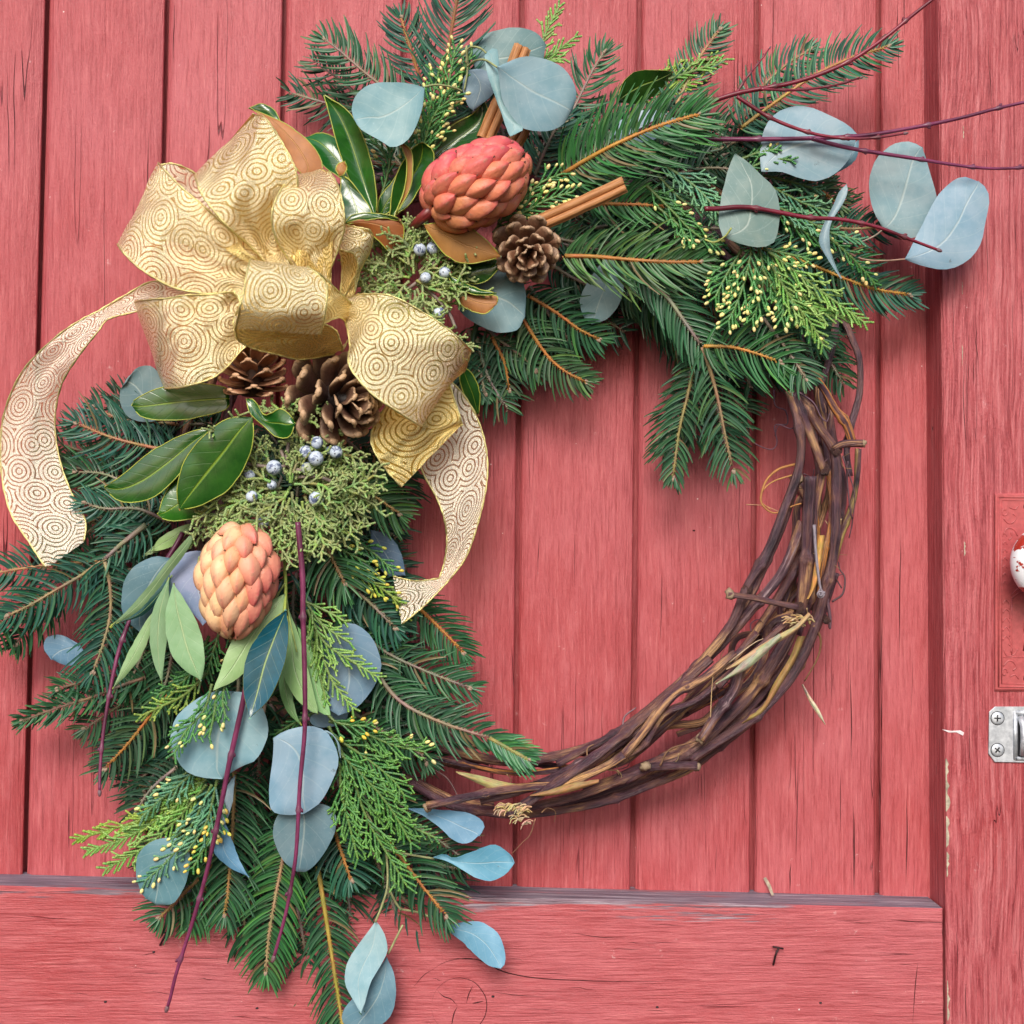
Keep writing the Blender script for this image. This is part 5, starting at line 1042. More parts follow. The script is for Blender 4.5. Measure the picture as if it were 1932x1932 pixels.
euc_leaf(t, [(709, 1737), (676, 1783), (655, 1816), (650, 1850), (663, 1882), (681, 1911)], [(709, 1737), (724, 1760), (731, 1792), (718, 1822), (700, 1852), (690, 1888), (681, 1911)], (.085, .10), dome=4, col=(.27, .40, .48), fold=4)
euc_leaf(t, [(730, 1805), (690, 1860), (655, 1895), (645, 1925), (670, 1950)], [(730, 1805), (745, 1845), (746, 1890), (725, 1930), (670, 1950)], (.08, .075), dome=4, col=(.16, .30, .38))
for p, h0, h1 in [([(690, 1530), (708, 1565), (727, 1602), (731, 1668), (720, 1710), (708, 1740)], .10, .09), ([(728, 1604), (770, 1612), (818, 1620)], .10, .078), ([(731, 1670), (745, 1700), (757, 1718)], .09, .08), ([(760, 1745), (745, 1775), (732, 1800)], .08, .08), ([(755, 1715), (800, 1725), (838, 1750)], .07, .07)]: stalk(t, p, h0, h1, 2.0, (.40, .42, .20))
t = euc('sliver of dark slate eucalyptus leaf beside the budded twig near the right ribbon tail', 730, 1020, .05)
euc_leaf(t, [(700, 1000), (735, 1010), (757, 1045), (765, 1085)], [(700, 1000), (700, 1050), (730, 1085), (765, 1085)], .055, dome=3, col=(.10, .17, .24))

# ------------------------------------------------------------------ magnolia and laurel leaves
def mag_leaf(t, L_, R_, h, face='top', col=(1, 1, 1), mats=('magtop', 'magback'), rimw=True, name='leaf', **k):
    G, u, c = leafmesh(L_, R_, h, col=tuple(x * ru(.85, 1.15) for x in col), **k); b = MB(); m = [M[mats[0]], M[mats[1]], M['magrim']]
    f, bk = (0, 1) if face == 'top' else (1, 0)
    b.grid(G, c, u, mi=f, back=.0009, bmi=bk, rmi=2)
    if rimw:
        for J in (0, len(G[0]) - 1): b.tube([r[J] for r in G[1:-1]], S * 1.0, 5, mi=2)
    return b.build(name, m, t)
def mag(label, x, y, h): return thing('magnolia_sprig', label, 'magnolia leaves', at(x, y, h), 'magnolia leaf sprigs')
t = mag('magnolia leaf showing its brown underside behind the highest bow loop', 560, 330, .09)
mag_leaf(t, [(470, 203), (500, 225), (527, 268), (545, 300), (575, 335)], [(470, 203), (520, 224), (560, 248), (595, 281), (608, 318), (575, 335)], (.09, .10), 'back', dome=4)
mag_leaf(t, [(469, 203), (495, 216), (515, 228), (530, 236)], [(469, 203), (490, 197), (512, 203), (524, 218), (530, 236)], .088, 'top', dome=3)
t = mag('fan of upright dark magnolia leaves between the bow and the upper seed pod', 715, 410, .09)
mag_leaf(t, [(695, 400), (655, 345), (612, 315), (590, 285), (574, 260)], [(695, 400), (678, 340), (658, 295), (635, 262), (605, 250), (574, 260)], (.085, .07), dome=6, col=(.8, 1.2, 1.6))
mag_leaf(t, [(708, 412), (678, 375), (652, 320), (632, 255), (612, 180)], [(708, 412), (711, 375), (702, 312), (681, 247), (652, 205), (612, 180)], (.10, .10), dome=-6, fold=8)
mag_leaf(t, [(785, 340), (795, 300), (818, 262), (860, 232), (892, 215), (913, 190)], [(785, 340), (830, 308), (880, 280), (915, 250), (925, 222), (913, 190)], (.09, .085), dome=-5, fold=6)
mag_leaf(t, [(735, 412), (742, 350), (757, 310), (778, 280), (796, 268)], [(735, 412), (772, 385), (800, 340), (818, 308), (815, 282), (796, 268)], (.10, .11), dome=-8, fold=10)
mag_leaf(t, [(744, 410), (762, 360), (768, 310), (760, 285), (755, 268)], [(744, 410), (775, 352), (778, 300), (772, 278), (755, 268)], (.108, .115), 'back', dome=-4)
mag_leaf(t, [(712, 412), (716, 375), (735, 350), (757, 318), (772, 305)], [(712, 412), (735, 400), (755, 375), (768, 340), (772, 305)], (.09, .095), dome=3, col=(.7, .8, .8))
mag_leaf(t, [(644, 330), (642, 370), (643, 400), (644, 424)], [(644, 330), (662, 342), (690, 380), (704, 412), (680, 418), (644, 424)], (.115, .125), dome=-4, col=(.9, 1.1, 1.3))
mag_leaf(t, [(646, 424), (680, 432), (712, 452), (740, 484)], [(646, 424), (690, 412), (735, 411), (758, 420), (762, 442), (754, 468), (740, 484)], (.128, .115), 'back', dome=7, col=(.85, .8, .75))
mag_leaf(t, [(646, 426), (680, 418), (720, 412), (757, 416)], [(646, 426), (665, 406), (700, 402), (740, 408), (757, 416)], (.128, .125), 'top', dome=2)
mag_leaf(t, [(640, 332), (634, 320), (638, 308), (650, 304)], [(640, 332), (650, 328), (654, 315), (650, 304)], .11, 'back', dome=3)
t = mag('magnolia leaf with brown underside pointing right from under the upper pod', 800, 425, .11)
mag_leaf(t, [(800, 424), (838, 419), (875, 425), (915, 450), (946, 484)], [(800, 424), (815, 450), (838, 478), (870, 496), (910, 494), (946, 484)], (.13, .12), 'back', dome=7)
mag_leaf(t, [(835, 492), (880, 498), (920, 492), (948, 487)], [(835, 492), (855, 514), (885, 534), (915, 531), (940, 508), (948, 487)], .105, 'top', dome=5)
t = mag('curled magnolia leaf with a brown tongue right of the upper blue berries', 846, 520, .10)
mag_leaf(t, [(844, 518), (870, 530), (905, 546), (937, 553)], [(844, 518), (860, 542), (895, 556), (937, 555)], (.115, .12), 'top', dome=4)
mag_leaf(t, [(852, 538), (862, 565), (885, 585), (915, 592), (936, 575)], [(852, 538), (880, 550), (915, 556), (937, 558), (939, 568), (936, 575)], (.11, .115), 'back', dome=6)
t = mag('dark magnolia leaf standing against the planks behind the top right sprays', 1160, 190, .07)
mag_leaf(t, [(1165, 192), (1175, 160), (1200, 140), (1235, 138), (1270, 136)], [(1165, 192), (1205, 190), (1240, 172), (1262, 150), (1270, 136)], (.088, .082), dome=3, tilt=-16, mats=('magtop', 'magback'), col=(.8, .6, .6), rimw=False)
t = mag('magnolia leaf edge showing behind the right bow loop', 880, 690, .08)
mag_leaf(t, [(870, 690), (868, 722), (882, 755), (903, 785)], [(870, 690), (890, 705), (905, 740), (903, 785)], (.09, .07), 'top', dome=4)
t = mag('flat magnolia leaf with a yellow midrib directly under the left bow loop', 430, 745, .10)
mag_leaf(t, [(432, 752), (428, 733), (380, 724), (330, 726), (285, 738), (252, 756), (249, 766)], [(432, 752), (428, 772), (362, 790), (300, 793), (265, 785), (249, 766)], (.10, .105), dome=5, fold=3)
t = mag('whorl of three shiny green magnolia leaves on the left above the pale pod', 474, 790, .13)
mag_leaf(t, [(405, 806), (350, 819), (285, 852), (232, 896), (198, 919)], [(405, 806), (375, 845), (335, 900), (290, 938), (245, 949), (215, 940), (198, 919)], (.13, .125), dome=9, fold=6)
mag_leaf(t, [(400, 870), (345, 888), (313, 928), (298, 970)], [(400, 870), (410, 930), (380, 970), (343, 982), (312, 981), (298, 970)], (.12, .125), dome=6, col=(1.3, 1.2, .9))
mag_leaf(t, [(476, 786), (430, 790), (388, 820), (350, 866), (335, 920), (338, 962)], [(476, 786), (478, 830), (462, 880), (425, 928), (375, 955), (338, 962)], (.155, .14), dome=12, fold=5, nrow=22)
stalk(t, [(474, 792), (478, 785), (482, 778)], .14, .145, 3, (.4, .42, .06), 'stem')
t = mag('small wavy magnolia leaf between the cones and the lower berries', 470, 755, .13)
mag_leaf(t, [(464, 752), (472, 778), (495, 802), (522, 824), (546, 824), (558, 798)], [(464, 752), (480, 755), (500, 784), (528, 772), (545, 780), (558, 798)], (.145, .15), dome=-5, fold=-6, ripple=3)

def bay(label, x, y, h): return thing('laurel_sprig', label, 'laurel leaves', at(x, y, h), 'narrow leaved laurel sprigs')
BAY = ('baydark', 'baylight')
t = bay('long narrow laurel leaves slanting down left from behind the pale pod', 370, 1000, .11)
mag_leaf(t, [(368, 1000), (330, 1042), (285, 1100), (242, 1150), (208, 1184)], [(368, 1000), (358, 1032), (318, 1085), (268, 1148), (208, 1184)], (.125, .11), 'back', mats=BAY, dome=2, col=(.6, .65, .6), rimw=False)
mag_leaf(t, [(325, 1085), (290, 1122), (255, 1158), (210, 1180)], [(325, 1085), (312, 1118), (270, 1160), (210, 1180)], (.12, .11), 'top', mats=BAY, dome=2, rimw=False)
t = bay('three pale green laurel leaves fanned below left of the pale pod', 325, 1095, .105)
mag_leaf(t, [(300, 1140), (270, 1180), (240, 1235), (213, 1300)], [(300, 1140), (290, 1180), (262, 1245), (213, 1300)], (.11, .105), 'back', mats=BAY, dome=3, rimw=False)
mag_leaf(t, [(320, 1090), (290, 1145), (282, 1200), (290, 1250), (306, 1290)], [(320, 1090), (318, 1150), (314, 1210), (306, 1290)], (.12, .115), 'back', mats=BAY, dome=3, rimw=False, col=(.85, .9, .85))
mag_leaf(t, [(327, 1100), (312, 1160), (320, 1225), (345, 1262), (380, 1285)], [(327, 1100), (350, 1135), (374, 1180), (387, 1240), (380, 1285)], (.125, .12), 'back', mats=BAY, dome=5, fold=3, rimw=False, col=(1.1, 1.05, 1.1))
t = bay('laurel sprig right of the pale pod with one dark blue green leaf among pale ones', 537, 1064, .11)
mag_leaf(t, [(537, 1120), (480, 1152), (435, 1215), (402, 1303)], [(537, 1120), (532, 1160), (480, 1245), (445, 1283), (402, 1303)], (.125, .138), 'back', mats=BAY, dome=4, rimw=False)
mag_leaf(t, [(545, 1150), (538, 1200), (533, 1265), (555, 1314), (590, 1345), (600, 1346)], [(545, 1150), (562, 1195), (580, 1260), (595, 1320), (600, 1346)], (.11, .115), 'back', mats=BAY, dome=4, rimw=False)
mag_leaf(t, [(560, 1180), (572, 1250), (580, 1310), (600, 1342), (624, 1350)], [(560, 1180), (585, 1210), (605, 1245), (616, 1300), (624, 1350)], (.105, .11), 'back', mats=BAY, dome=3, rimw=False)
mag_leaf(t, [(536, 1250), (526, 1290), (540, 1340), (568, 1369)], [(536, 1250), (548, 1290), (555, 1330), (568, 1369)], (.095, .10), 'back', mats=BAY, dome=2, rimw=False, col=(.7, .75, .6))
mag_leaf(t, [(540, 1150), (498, 1184), (465, 1240), (459, 1300), (471, 1356)], [(540, 1150), (544, 1195), (535, 1255), (510, 1315), (471, 1356)], (.148, .152), 'top', mats=BAY, dome=-4, fold=5, rimw=False, col=(.7, 1.15, 1.9))
mag_leaf(t, [(540, 1070), (560, 1110), (580, 1160), (602, 1215)], [(540, 1070), (580, 1120), (600, 1170), (602, 1215)], (.10, .095), 'top', mats=BAY, dome=3, rimw=False)
mag_leaf(t, [(538, 1080), (515, 1130), (498, 1170), (488, 1180)], [(538, 1080), (535, 1120), (515, 1160), (488, 1180)], (.09, .085), 'top', mats=BAY, dome=2, rimw=False)
stalk(t, [(536, 1020), (537, 1064), (539, 1110), (537, 1155)], .10, .13, 3, (.36, .46, .08), 'stem')
for p in ([(538, 1100), (528, 1115), (520, 1130)], [(539, 1110), (545, 1160), (560, 1230)]): stalk(t, p, .12, .12, 1.6, (.4, .5, .15), 'stem')
t = bay('two pale leaf blades peeping out above the purple leaf at the left', 300, 1010, .08)
mag_leaf(t, [(283, 1042), (300, 1016), (335, 995), (372, 985)], [(283, 1042), (330, 1028), (372, 985)], .085, 'back', mats=BAY, dome=2, rimw=False, col=(1.1, 1.05, .8))
mag_leaf(t, [(270, 1050), (290, 1030), (320, 1025)], [(270, 1050), (300, 1040), (320, 1025)], .08, 'back', mats=BAY, dome=2, rimw=False)

# ------------------------------------------------------------------ seed pods
def orient(z, y=None):
    z = z.normalized(); y = (y - z * y.dot(z)).normalized(); x = y.cross(z); return Matrix((x, y, z)).transposed().to_4x4()
def pod(label, c, tip, h, a, r, mat, body, blush, htip=0.0, nn=58, seed=1, bdir=Vector((0, 0, 1))):
    """c centre, tip = layout point of the apex, a half length, r radius in layout units"""
    C0 = at(c[0], c[1], h); ax = (at(tip[0], tip[1], h + htip) - C0).normalized(); O = orient(ax, FR)
    t = thing('magnolia_seed_pod', label, 'seed pod', C0, 'magnolia seed pods')
    a *= S; r *= S
    def rad(u):                     # u -1..1 along axis, widest just below the middle
        return r * 0.9 * math.sqrt(max(0, 1 - u * u)) * (1 - 0.16 * u + .05 * (1 - u * u))
    b = MB(); rows = []
    for i in range(16):
        u = -.995 + 1.99 * i / 15; rows.append([b.vert(C0 + O.to_3x3() @ Vector((rad(u) * .93 * math.cos(q), rad(u) * .93 * math.sin(q), u * a * .95)), tuple(x * .55 for x in body)) for q in [2 * math.pi * j / 24 for j in range(24)]])
    for i in range(15):
        for j in range(24): b.face((rows[i][j], rows[i][(j + 1) % 24], rows[i + 1][(j + 1) % 24], rows[i + 1][j]))
    b.build('core', mat, t)
    # carpel: pointed bead with a suture ridge, local x across, y out, z to the tip
    def carpel(cb, cp):
        m = MB(); K, J = 12, 10; w, l, d = r * .29, r * .78, r * .27; R_ = []
        for i in range(K + 1):
            tt = i / K; wz = max(.03, (1 - ((.42 - tt) / .42) ** 2.2) if tt < .42 else abs(math.cos(min(1, (tt - .42) / .58) * 1.5707)) ** .78)
            row = []
            for j in range(J + 1):
                q = math.pi * j / J; cx_ = math.cos(q); sy = math.sin(q)
                ridge = 0.085 * math.exp(-(cx_ / .16) ** 2) * (1 if tt > .15 else 0)
                out = d * wz ** .7 * (sy ** .8) * (1 + ridge * 2) + d * .55 * tt ** 1.5
                f = max(0, (tt - .45) / .55) ** 1.3; f = min(1, f + .6 * math.exp(-(cx_ / .13) ** 2) * min(1, tt * 1.6))
                col = tuple(x + (y - x) * f for x, y in zip(cb, cp))
                row.append(m.vert((w * wz * cx_, out - d * .1, (tt - .5) * l * 2 * .62), col))
            R_.append(row)
        for i in range(K):
            for j in range(J): m.face((R_[i][j], R_[i][j + 1], R_[i + 1][j + 1], R_[i + 1][j]))
        tp = Vector((0, d * .52, l * .60)); m.tube([tp - Vector((0, d * .1, l * .05)), tp, tp + Vector((0, d * .15, l * .06))], [w * .12, w * .09, w * .06], 6, (.12, .05, .03))
        return m.mesh('carpel', mat)
    random.seed(seed)
    meshes = []
    for q in range(7):                  # from the least to the most blushed
        f = q / 6; bb_ = tuple(x + (y - x) * f * .72 for x, y in zip(body, blush)); meshes.append(carpel(tuple(x * ru(.94, 1.06) for x in bb_), tuple(x * (1 - f) * .5 + y * (.5 + .5 * f) for x, y in zip(body, blush))))
    for k in range(nn):
        u = -0.97 + 1.93 * (k + .5) / nn; th = k * 2.39996
        R0 = rad(u); du = 0.01; slope = Vector((0, 0, 0))
        er = Vector((math.cos(th), math.sin(th), 0)); tz = Vector((er.x * (rad(u + du) - rad(u - du)), er.y * (rad(u + du) - rad(u - du)), 2 * du * a)).normalized()
        nor_ = (er - tz * er.dot(tz)).normalized()
        if (O.to_3x3() @ nor_).y > 0.55: continue
        mt = orient(tz, nor_); mt.translation = er * R0 * .90 + Vector((0, 0, u * a * .93))
        wn = O.to_3x3() @ nor_; o = bpy.data.objects.new('carpel', meshes[int(min(6, max(0, 3 + 3.2 * wn.dot(bdir) + ru(-1.2, 1.2))))]); SC.collection.objects.link(o); o.parent = t
        s_ = ru(.9, 1.14) * (1 - .18 * abs(u) ** 3); o.matrix_local = O @ mt @ Matrix.Rotation(ru(-.14, .14), 4, 'Y') @ Matrix.Diagonal((s_ * ru(.88, 1.1), s_ * ru(.8, 1.25), s_ * ru(.92, 1.12), 1))
    return t, C0, ax
t, C0, ax = pod('orange red magnolia seed pod lying on its side at the top of the wreath', (899, 346), (990, 292), .135, 91, 61, M['podred'], (0.74, 0.26, 0.12), (0.62, 0.06, 0.12), 0, 60, 1, Vector((-.3, 0, .95)))
b = MB(); b.tube([C0 - ax * S * 88, C0 - ax * S * 112 - FR * .008, C0 - ax * S * 130 - FR * .02], [S * 11, S * 9, S * 8], 10, (.22, .03, .03)); b.build('stalk', M['dogwood'], t)
pod('pale peach magnolia seed pod hanging tip down on the left of the wreath', (448, 1094), (440, 1190), .14, 91, 56, M['podpale'], (0.95, 0.62, 0.33), (0.66, 0.10, 0.12), 0, 66, 5, Vector((.95, 0, -.15)))
random.seed(99)

# ------------------------------------------------------------------ pine cones
def cone(label, c, tip, h, r, ln, htip, n, sw, dark=(0.05, 0.022, 0.014), mid=(0.17, 0.072, 0.038), rim=(0.42, 0.26, 0.15), seed=3, spread=1.0, umin=0.0):
    random.seed(seed); C0 = at(c[0], c[1], h); ax = (at(tip[0], tip[1], h + htip) - C0).normalized(); O = orient(ax, FR if abs(ax.dot(FR)) < .9 else Vector((0, 0, 1)))
    t = thing('pine_cone', label, 'pine cone', C0, 'pine cones in the wreath'); R_ = r * S; Ln = ln * S
    b = MB(); b.tube([C0 - ax * Ln * .5, C0, C0 + ax * Ln * .42], [R_ * .34, R_ * .30, R_ * .10], 12, dark); b.build('core', M['cone'], t)
    def scale(v):
        """local z outward along the scale, x across, y the cone's axis side (its face)"""
        m = MB(); K, J = 9, 8; L_ = R_; w = sw * S; G = []; G2 = []
        for i in range(K + 1):
            tt = i / K; ww = w * (.42 + .58 * math.sin(min(1, tt * 1.12) * math.pi * .5)) * (1 if tt < .78 else math.sqrt(max(0.02, 1 - ((tt - .78) / .235) ** 2)))
            row = []; row2 = []
            for j in range(J + 1):
                q = 2 * j / J - 1; x = q * ww * .5; y = -(q * q) * w * .16 + tt * tt * w * .30; th = w * (.04 + .08 * max(0, tt - .45))
                keel = w * .05 * math.exp(-(q / .2) ** 2) * tt
                f = max(0, (tt - .74) / .26) ** 1.2
                edge = min(1, f + (abs(q) ** 5) * .5 * tt)
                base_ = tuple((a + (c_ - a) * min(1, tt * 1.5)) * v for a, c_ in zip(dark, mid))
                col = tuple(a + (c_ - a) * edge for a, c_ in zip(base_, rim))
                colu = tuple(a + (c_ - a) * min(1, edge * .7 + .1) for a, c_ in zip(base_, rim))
                row.append(m.vert((x, y + keel, tt * L_), col)); row2.append(m.vert((x, y - th * (1 - q * q * .5) - w * .03, tt * L_ * .985), colu))
            G.append(row); G2.append(row2)
        for i in range(K):
            for j in range(J):
                m.face((G[i][j], G[i][j + 1], G[i + 1][j + 1], G[i + 1][j])); m.face((G2[i][j + 1], G2[i][j], G2[i + 1][j], G2[i + 1][j + 1]))
            m.face((G[i][0], G[i + 1][0], G2[i + 1][0], G2[i][0])); m.face((G[i + 1][J], G[i][J], G2[i][J], G2[i + 1][J]))
        for j in range(J): m.face((G[K][j], G[K][j + 1], G2[K][j + 1], G2[K][j]))
        # umbo: pale thick boss at the outer end
        m.ball(Vector((0, w * .24, L_ * .95)), w * .13, tuple(min(1, x * 1.15) for x in rim), ax=Vector((1, 0, 0)), el=1.6, n=7, m=5, bump=.12)
        return m.mesh('scale', M['cone'])
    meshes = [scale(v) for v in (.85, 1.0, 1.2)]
    for k in range(n):
        u = (k + .5) / n
        if u < umin: continue
        th = k * 2.39996 + ru(-.08, .08); er = Vector((math.cos(th), math.sin(th), 0))
        el = math.radians(-12 + 92 * u ** 1.35) * spread                    # opens flat at the base, closes to the tip
        z = (er * math.cos(el) + Vector((0, 0, 1)) * math.sin(el)).normalized(); y = (Vector((0, 0, 1)) * math.cos(el) - er * math.sin(el)).normalized()
        mt = orient(z, y); mt.translation = er * R_ * .12 * (1 - u) + Vector((0, 0, Ln * (u - .5) * .82))
        s_ = (1.0 - .50 * u ** 1.6) * (0.72 + .28 * min(1, u * 4)) * ru(.95, 1.05)
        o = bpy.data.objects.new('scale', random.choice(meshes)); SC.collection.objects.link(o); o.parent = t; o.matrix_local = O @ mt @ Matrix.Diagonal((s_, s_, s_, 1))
    return t
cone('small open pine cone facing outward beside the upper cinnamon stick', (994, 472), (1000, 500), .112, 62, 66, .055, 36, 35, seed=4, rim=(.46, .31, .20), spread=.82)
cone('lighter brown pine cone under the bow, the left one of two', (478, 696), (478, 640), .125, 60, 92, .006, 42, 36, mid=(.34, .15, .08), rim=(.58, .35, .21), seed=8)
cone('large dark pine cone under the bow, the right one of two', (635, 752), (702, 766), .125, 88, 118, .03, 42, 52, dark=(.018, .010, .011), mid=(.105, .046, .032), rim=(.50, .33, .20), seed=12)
random.seed(123)

# ------------------------------------------------------------------ cinnamon sticks
def cinnamon(label, p0, p1, r, h0, h1):
    A, B = at(*p0, h0), at(*p1, h1); t = (B - A).normalized(); N_ = t.cross(FR).normalized(); F = N_.cross(t); F = F if F.y < 0 else -F
    # scroll: two rolls meeting in the middle, as one closed strip of bark
    prof = []
    for k in range(15): q = math.radians(250 - k * 30); rr = r * (.55 - .025 * (14 - k) * .9); prof.append((-r * .5 + rr * math.cos(q), rr * math.sin(q)))
    left = prof
    right = [(-x, y) for x, y in reversed(left)]
    prof = left + right; th = r * .09; ring = []
    def nrm(i):
        a, c = prof[max(0, i - 1)], prof[min(len(prof) - 1, i + 1)]; v = Vector((c[0] - a[0], c[1] - a[1], 0)); v.normalize(); return (-v.y, v.x)
    outer = [(x + nrm(i)[0] * th, y + nrm(i)[1] * th) for i, (x, y) in enumerate(prof)]; inner = [(x - nrm(i)[0] * th, y - nrm(i)[1] * th) for i, (x, y) in enumerate(prof)]
    loop = outer + inner[::-1]; b = MB(); K = 26; rows = []
    for i in range(K + 1):
        s_ = i / K; c = A.lerp(B, s_) + N_ * S * 1.2 * math.sin(s_ * 3) + F * S * vnoise(s_ * 5, 2); g = 1 + .05 * vnoise(s_ * 9, r)
        jag = ru(-1, 1) * S * 1.5 if i in (0, K) else 0
        rows.append([b.vert(c + (N_ * x + F * y) * S * g + t * jag * vnoise(j * 1.0, 3), (1, 1, 1), (x * S, y * S, s_ * (B - A).length)) for j, (x, y) in enumerate(loop)])
    m = len(loop)
    for i in range(K):
        for j in range(m): b.face((rows[i][j], rows[i][(j + 1) % m], rows[i + 1][(j + 1) % m], rows[i + 1][j]))
    n = len(prof)
    for rw in (rows[0], rows[-1]):
        for j in range(n - 1): b.face((rw[j], rw[j + 1], rw[m - 2 - j], rw[m - 1 - j]))
    o = b.build('cinnamon_stick', M['cinnamon']); o['label'] = label; o['category'] = 'cinnamon stick'; o['group'] = 'cinnamon sticks'; return o
cinnamon('cinnamon stick pointing right out of the greenery beside the small cone', (1008, 425), (1178, 348), 14, .115, .125)
cinnamon('cinnamon stick standing upright behind the large round blue leaf', (915, 262), (986, 88), 15, .09, .095)
cinnamon('cinnamon stick end just showing above the right end of the orange red pod', (958, 290), (988, 238), 14, .10, .105)

# ------------------------------------------------------------------ red dogwood twigs
def dogwood(label, lines):
    p = lines[0][0]; b = thing('dogwood_twig', label, 'red twig', at(p[0][0], p[0][1], p_h(lines[0])), 'red dogwood twigs')
    for pts, h0, h1, r, c in lines:
        m = MB(); C_ = curve3(pts, h0, h1, 8); L = sum((a - d).length for a, d in zip(C_, C_[1:])); C_ = resample(C_, int(L / .003) + 4); n = len(C_)
        nd = [L * q for q in (.22, .45, .66, .85)]; R_ = []; cc = []
        for i in range(n):
            s_ = L * i / (n - 1); rr = .9 * r * S * (1 - .45 * i / n) * (1 + .04 * vnoise(s_ * 200, r))
            for q in nd: rr += r * S * .38 * math.exp(-((s_ - q) / .0022) ** 2)
            R_.append(rr); v = .85 + .3 * vnoise(s_ * 40, r); nk = max(math.exp(-((s_ - q) / .0018) ** 2) for q in nd)
            cc.append(tuple(x * v * (1 - .35 * nk) + .05 * nk for x in c))
        m.tube(C_, R_, 9, cc)
        T = (C_[-1] - C_[-3]).normalized(); m.ball(C_[-1] + T * S * 3, S * r * .7, (.22, .12, .14), ax=T, el=2.0, n=7, m=5)
        for q in nd:
            i = min(n - 2, int(q / L * n)); T = (C_[i + 1] - C_[i]).normalized(); N_ = T.cross(FR).normalized() * random.choice((-1, 1)); m.ball(C_[i] + N_ * S * r * .9, S * r * .5, tuple(x * .8 for x in c), ax=(T + N_ * .5), el=1.6, n=6, m=5)
        m.build('stem', M['dogwood'], b)
def p_h(l): return l[1]
DR, DP = (0.23, 0.022, 0.045), (0.20, 0.035, 0.10)
dogwood('red dogwood twig rising to the top right corner with forked side shoots', [([(1165, 273), (1240, 230), (1290, 208), (1345, 190), (1400, 174), (1500, 155), (1590, 122), (1660, 78), (1720, 30), (1790, -25)], .11, .11, 5.6, DR), ([(1435, 168), (1500, 170), (1570, 162), (1622, 147)], .112, .10, 3.2, DR), ([(1386, 180), (1410, 145), (1432, 118), (1451, 92)], .11, .10, 2.4, DR), ([(1270, 212), (1310, 230), (1345, 228)], .11, .08, 2.0, DR), ([(1390, 182), (1453, 222), (1526, 250), (1592, 261), (1650, 260), (1705, 252)], .115, .115, 4.2, DR)])
dogwood('level red dogwood twig forking across the stile at the right edge', [([(1270, 268), (1328, 263), (1430, 263), (1532, 261), (1625, 256), (1700, 245), (1802, 225), (1880, 205), (1990, 180)], .105, .10, 5.2, DP), ([(1532, 262), (1605, 280), (1724, 299), (1822, 314), (1890, 318), (1990, 312)], .108, .10, 4.4, DP)])
dogwood('red dogwood twig crossing the grey green upright leaf', [([(1330, 394), (1353, 394), (1407, 391), (1470, 401), (1526, 411), (1585, 414), (1657, 429), (1720, 453), (1768, 471)], .135, .11, 5.2, DR)])
dogwood('purple dogwood twig hanging at the far left with a knobbly end', [([(345, 1005), (325, 1040), (285, 1100), (255, 1150), (240, 1182), (225, 1225), (214, 1271), (203, 1330), (194, 1390), (189, 1450), (188, 1492)], .085, .115, 5.2, DP)])
dogwood('longest red dogwood twig hanging to the bottom, left of the other', [([(465, 1290), (458, 1327), (445, 1385), (432, 1443), (418, 1515), (402, 1592), (386, 1661), (360, 1750), (333, 1835), (322, 1880), (316, 1900)], .13, .12, 5.6, DP)])
dogwood('red dogwood twig hanging straight below the large juniper spray', [([(562, 985), (566, 1030), (571, 1090), (572, 1166), (575, 1280), (575, 1377), (566, 1480), (560, 1592), (554, 1644), (540, 1720), (524, 1780), (517, 1805)], .145, .143, 5.6, DP)])
# ------------------------------------------------------------------ the gold bow
bow = thing('ribbon_bow', 'large gold organza bow patterned with glittering rings and three trailing tails', 'bow', at(600, 560, .12))
def ribbon(name, secs, nr=7, nc=26, rip=1.6, pleat=0.0, mat='ribbon', wire=True, u0=None, width=None, crease=0):
    """secs: cross sections ((x,y,h) one edge, (x,y,h) other edge)"""
    A = cat([at(*s[0]) for s in secs], nr); B = cat([at(*s[1]) for s in secs], nr)
    A = resample(A, len(secs) * nr); B = resample(B, len(secs) * nr) if False else cat([at(*s[1]) for s in secs], nr)
    A = cat([at(*s[0]) for s in secs], nr)
    sd_ = rnd() * 40; L = 0; Ls = []
    for i in range(len(A)):
        if i: L += ((A[i] + B[i]) / 2 - (A[i - 1] + B[i - 1]) / 2).length
        Ls.append(L)
    W_ = width or max((a - b_).length for a, b_ in zip(A, B)); G = []
    v0 = rnd() * 3 if u0 is None else u0
    for i in range(len(A)):
        t = i / (len(A) - 1); row = []
        for j in range(nc + 1):
            s_ = j / nc; p = A[i].lerp(B[i], s_); e = math.sin(math.pi * s_)
            o = rip * S * (4.0 * vnoise(t * 3.4 + s_ * 1.2, sd_) + 2.3 * vnoise(t * 9 + s_ * 5, sd_ + 3)) + 2.6 * pleat * S * (math.sin(s_ * 11 + sd_) + .5 * math.sin(s_ * 23 + sd_ * 2)) * t ** 1.4
            o += 0.8 * S * vnoise(t * 30, sd_ + (1 if s_ < .5 else 7)) * (1 if j in (0, nc) else 0) + crease * S * e
            row.append(p + FR * o)
        G.append(row)
    b = MB(); b.grid(G, None, lambda i, j: ((j / nc - .5) * W_ * .97 + v0, Ls[i] + v0 * 1.7, abs(j / nc * 2 - 1)))
    o = b.build(name, M[mat], bow)
    if wire:
        w = MB()
        for J in (0, nc):
            w = MB(); w.tube([r[J] + FR * S * .2 for r in G], [S * 1.7 * (1 + .35 * ((k * 7) % 3 - 1)) for k in range(len(G))], 5)
            w.build('wired_edge', M['wire'], o)
    return o
R = ribbon
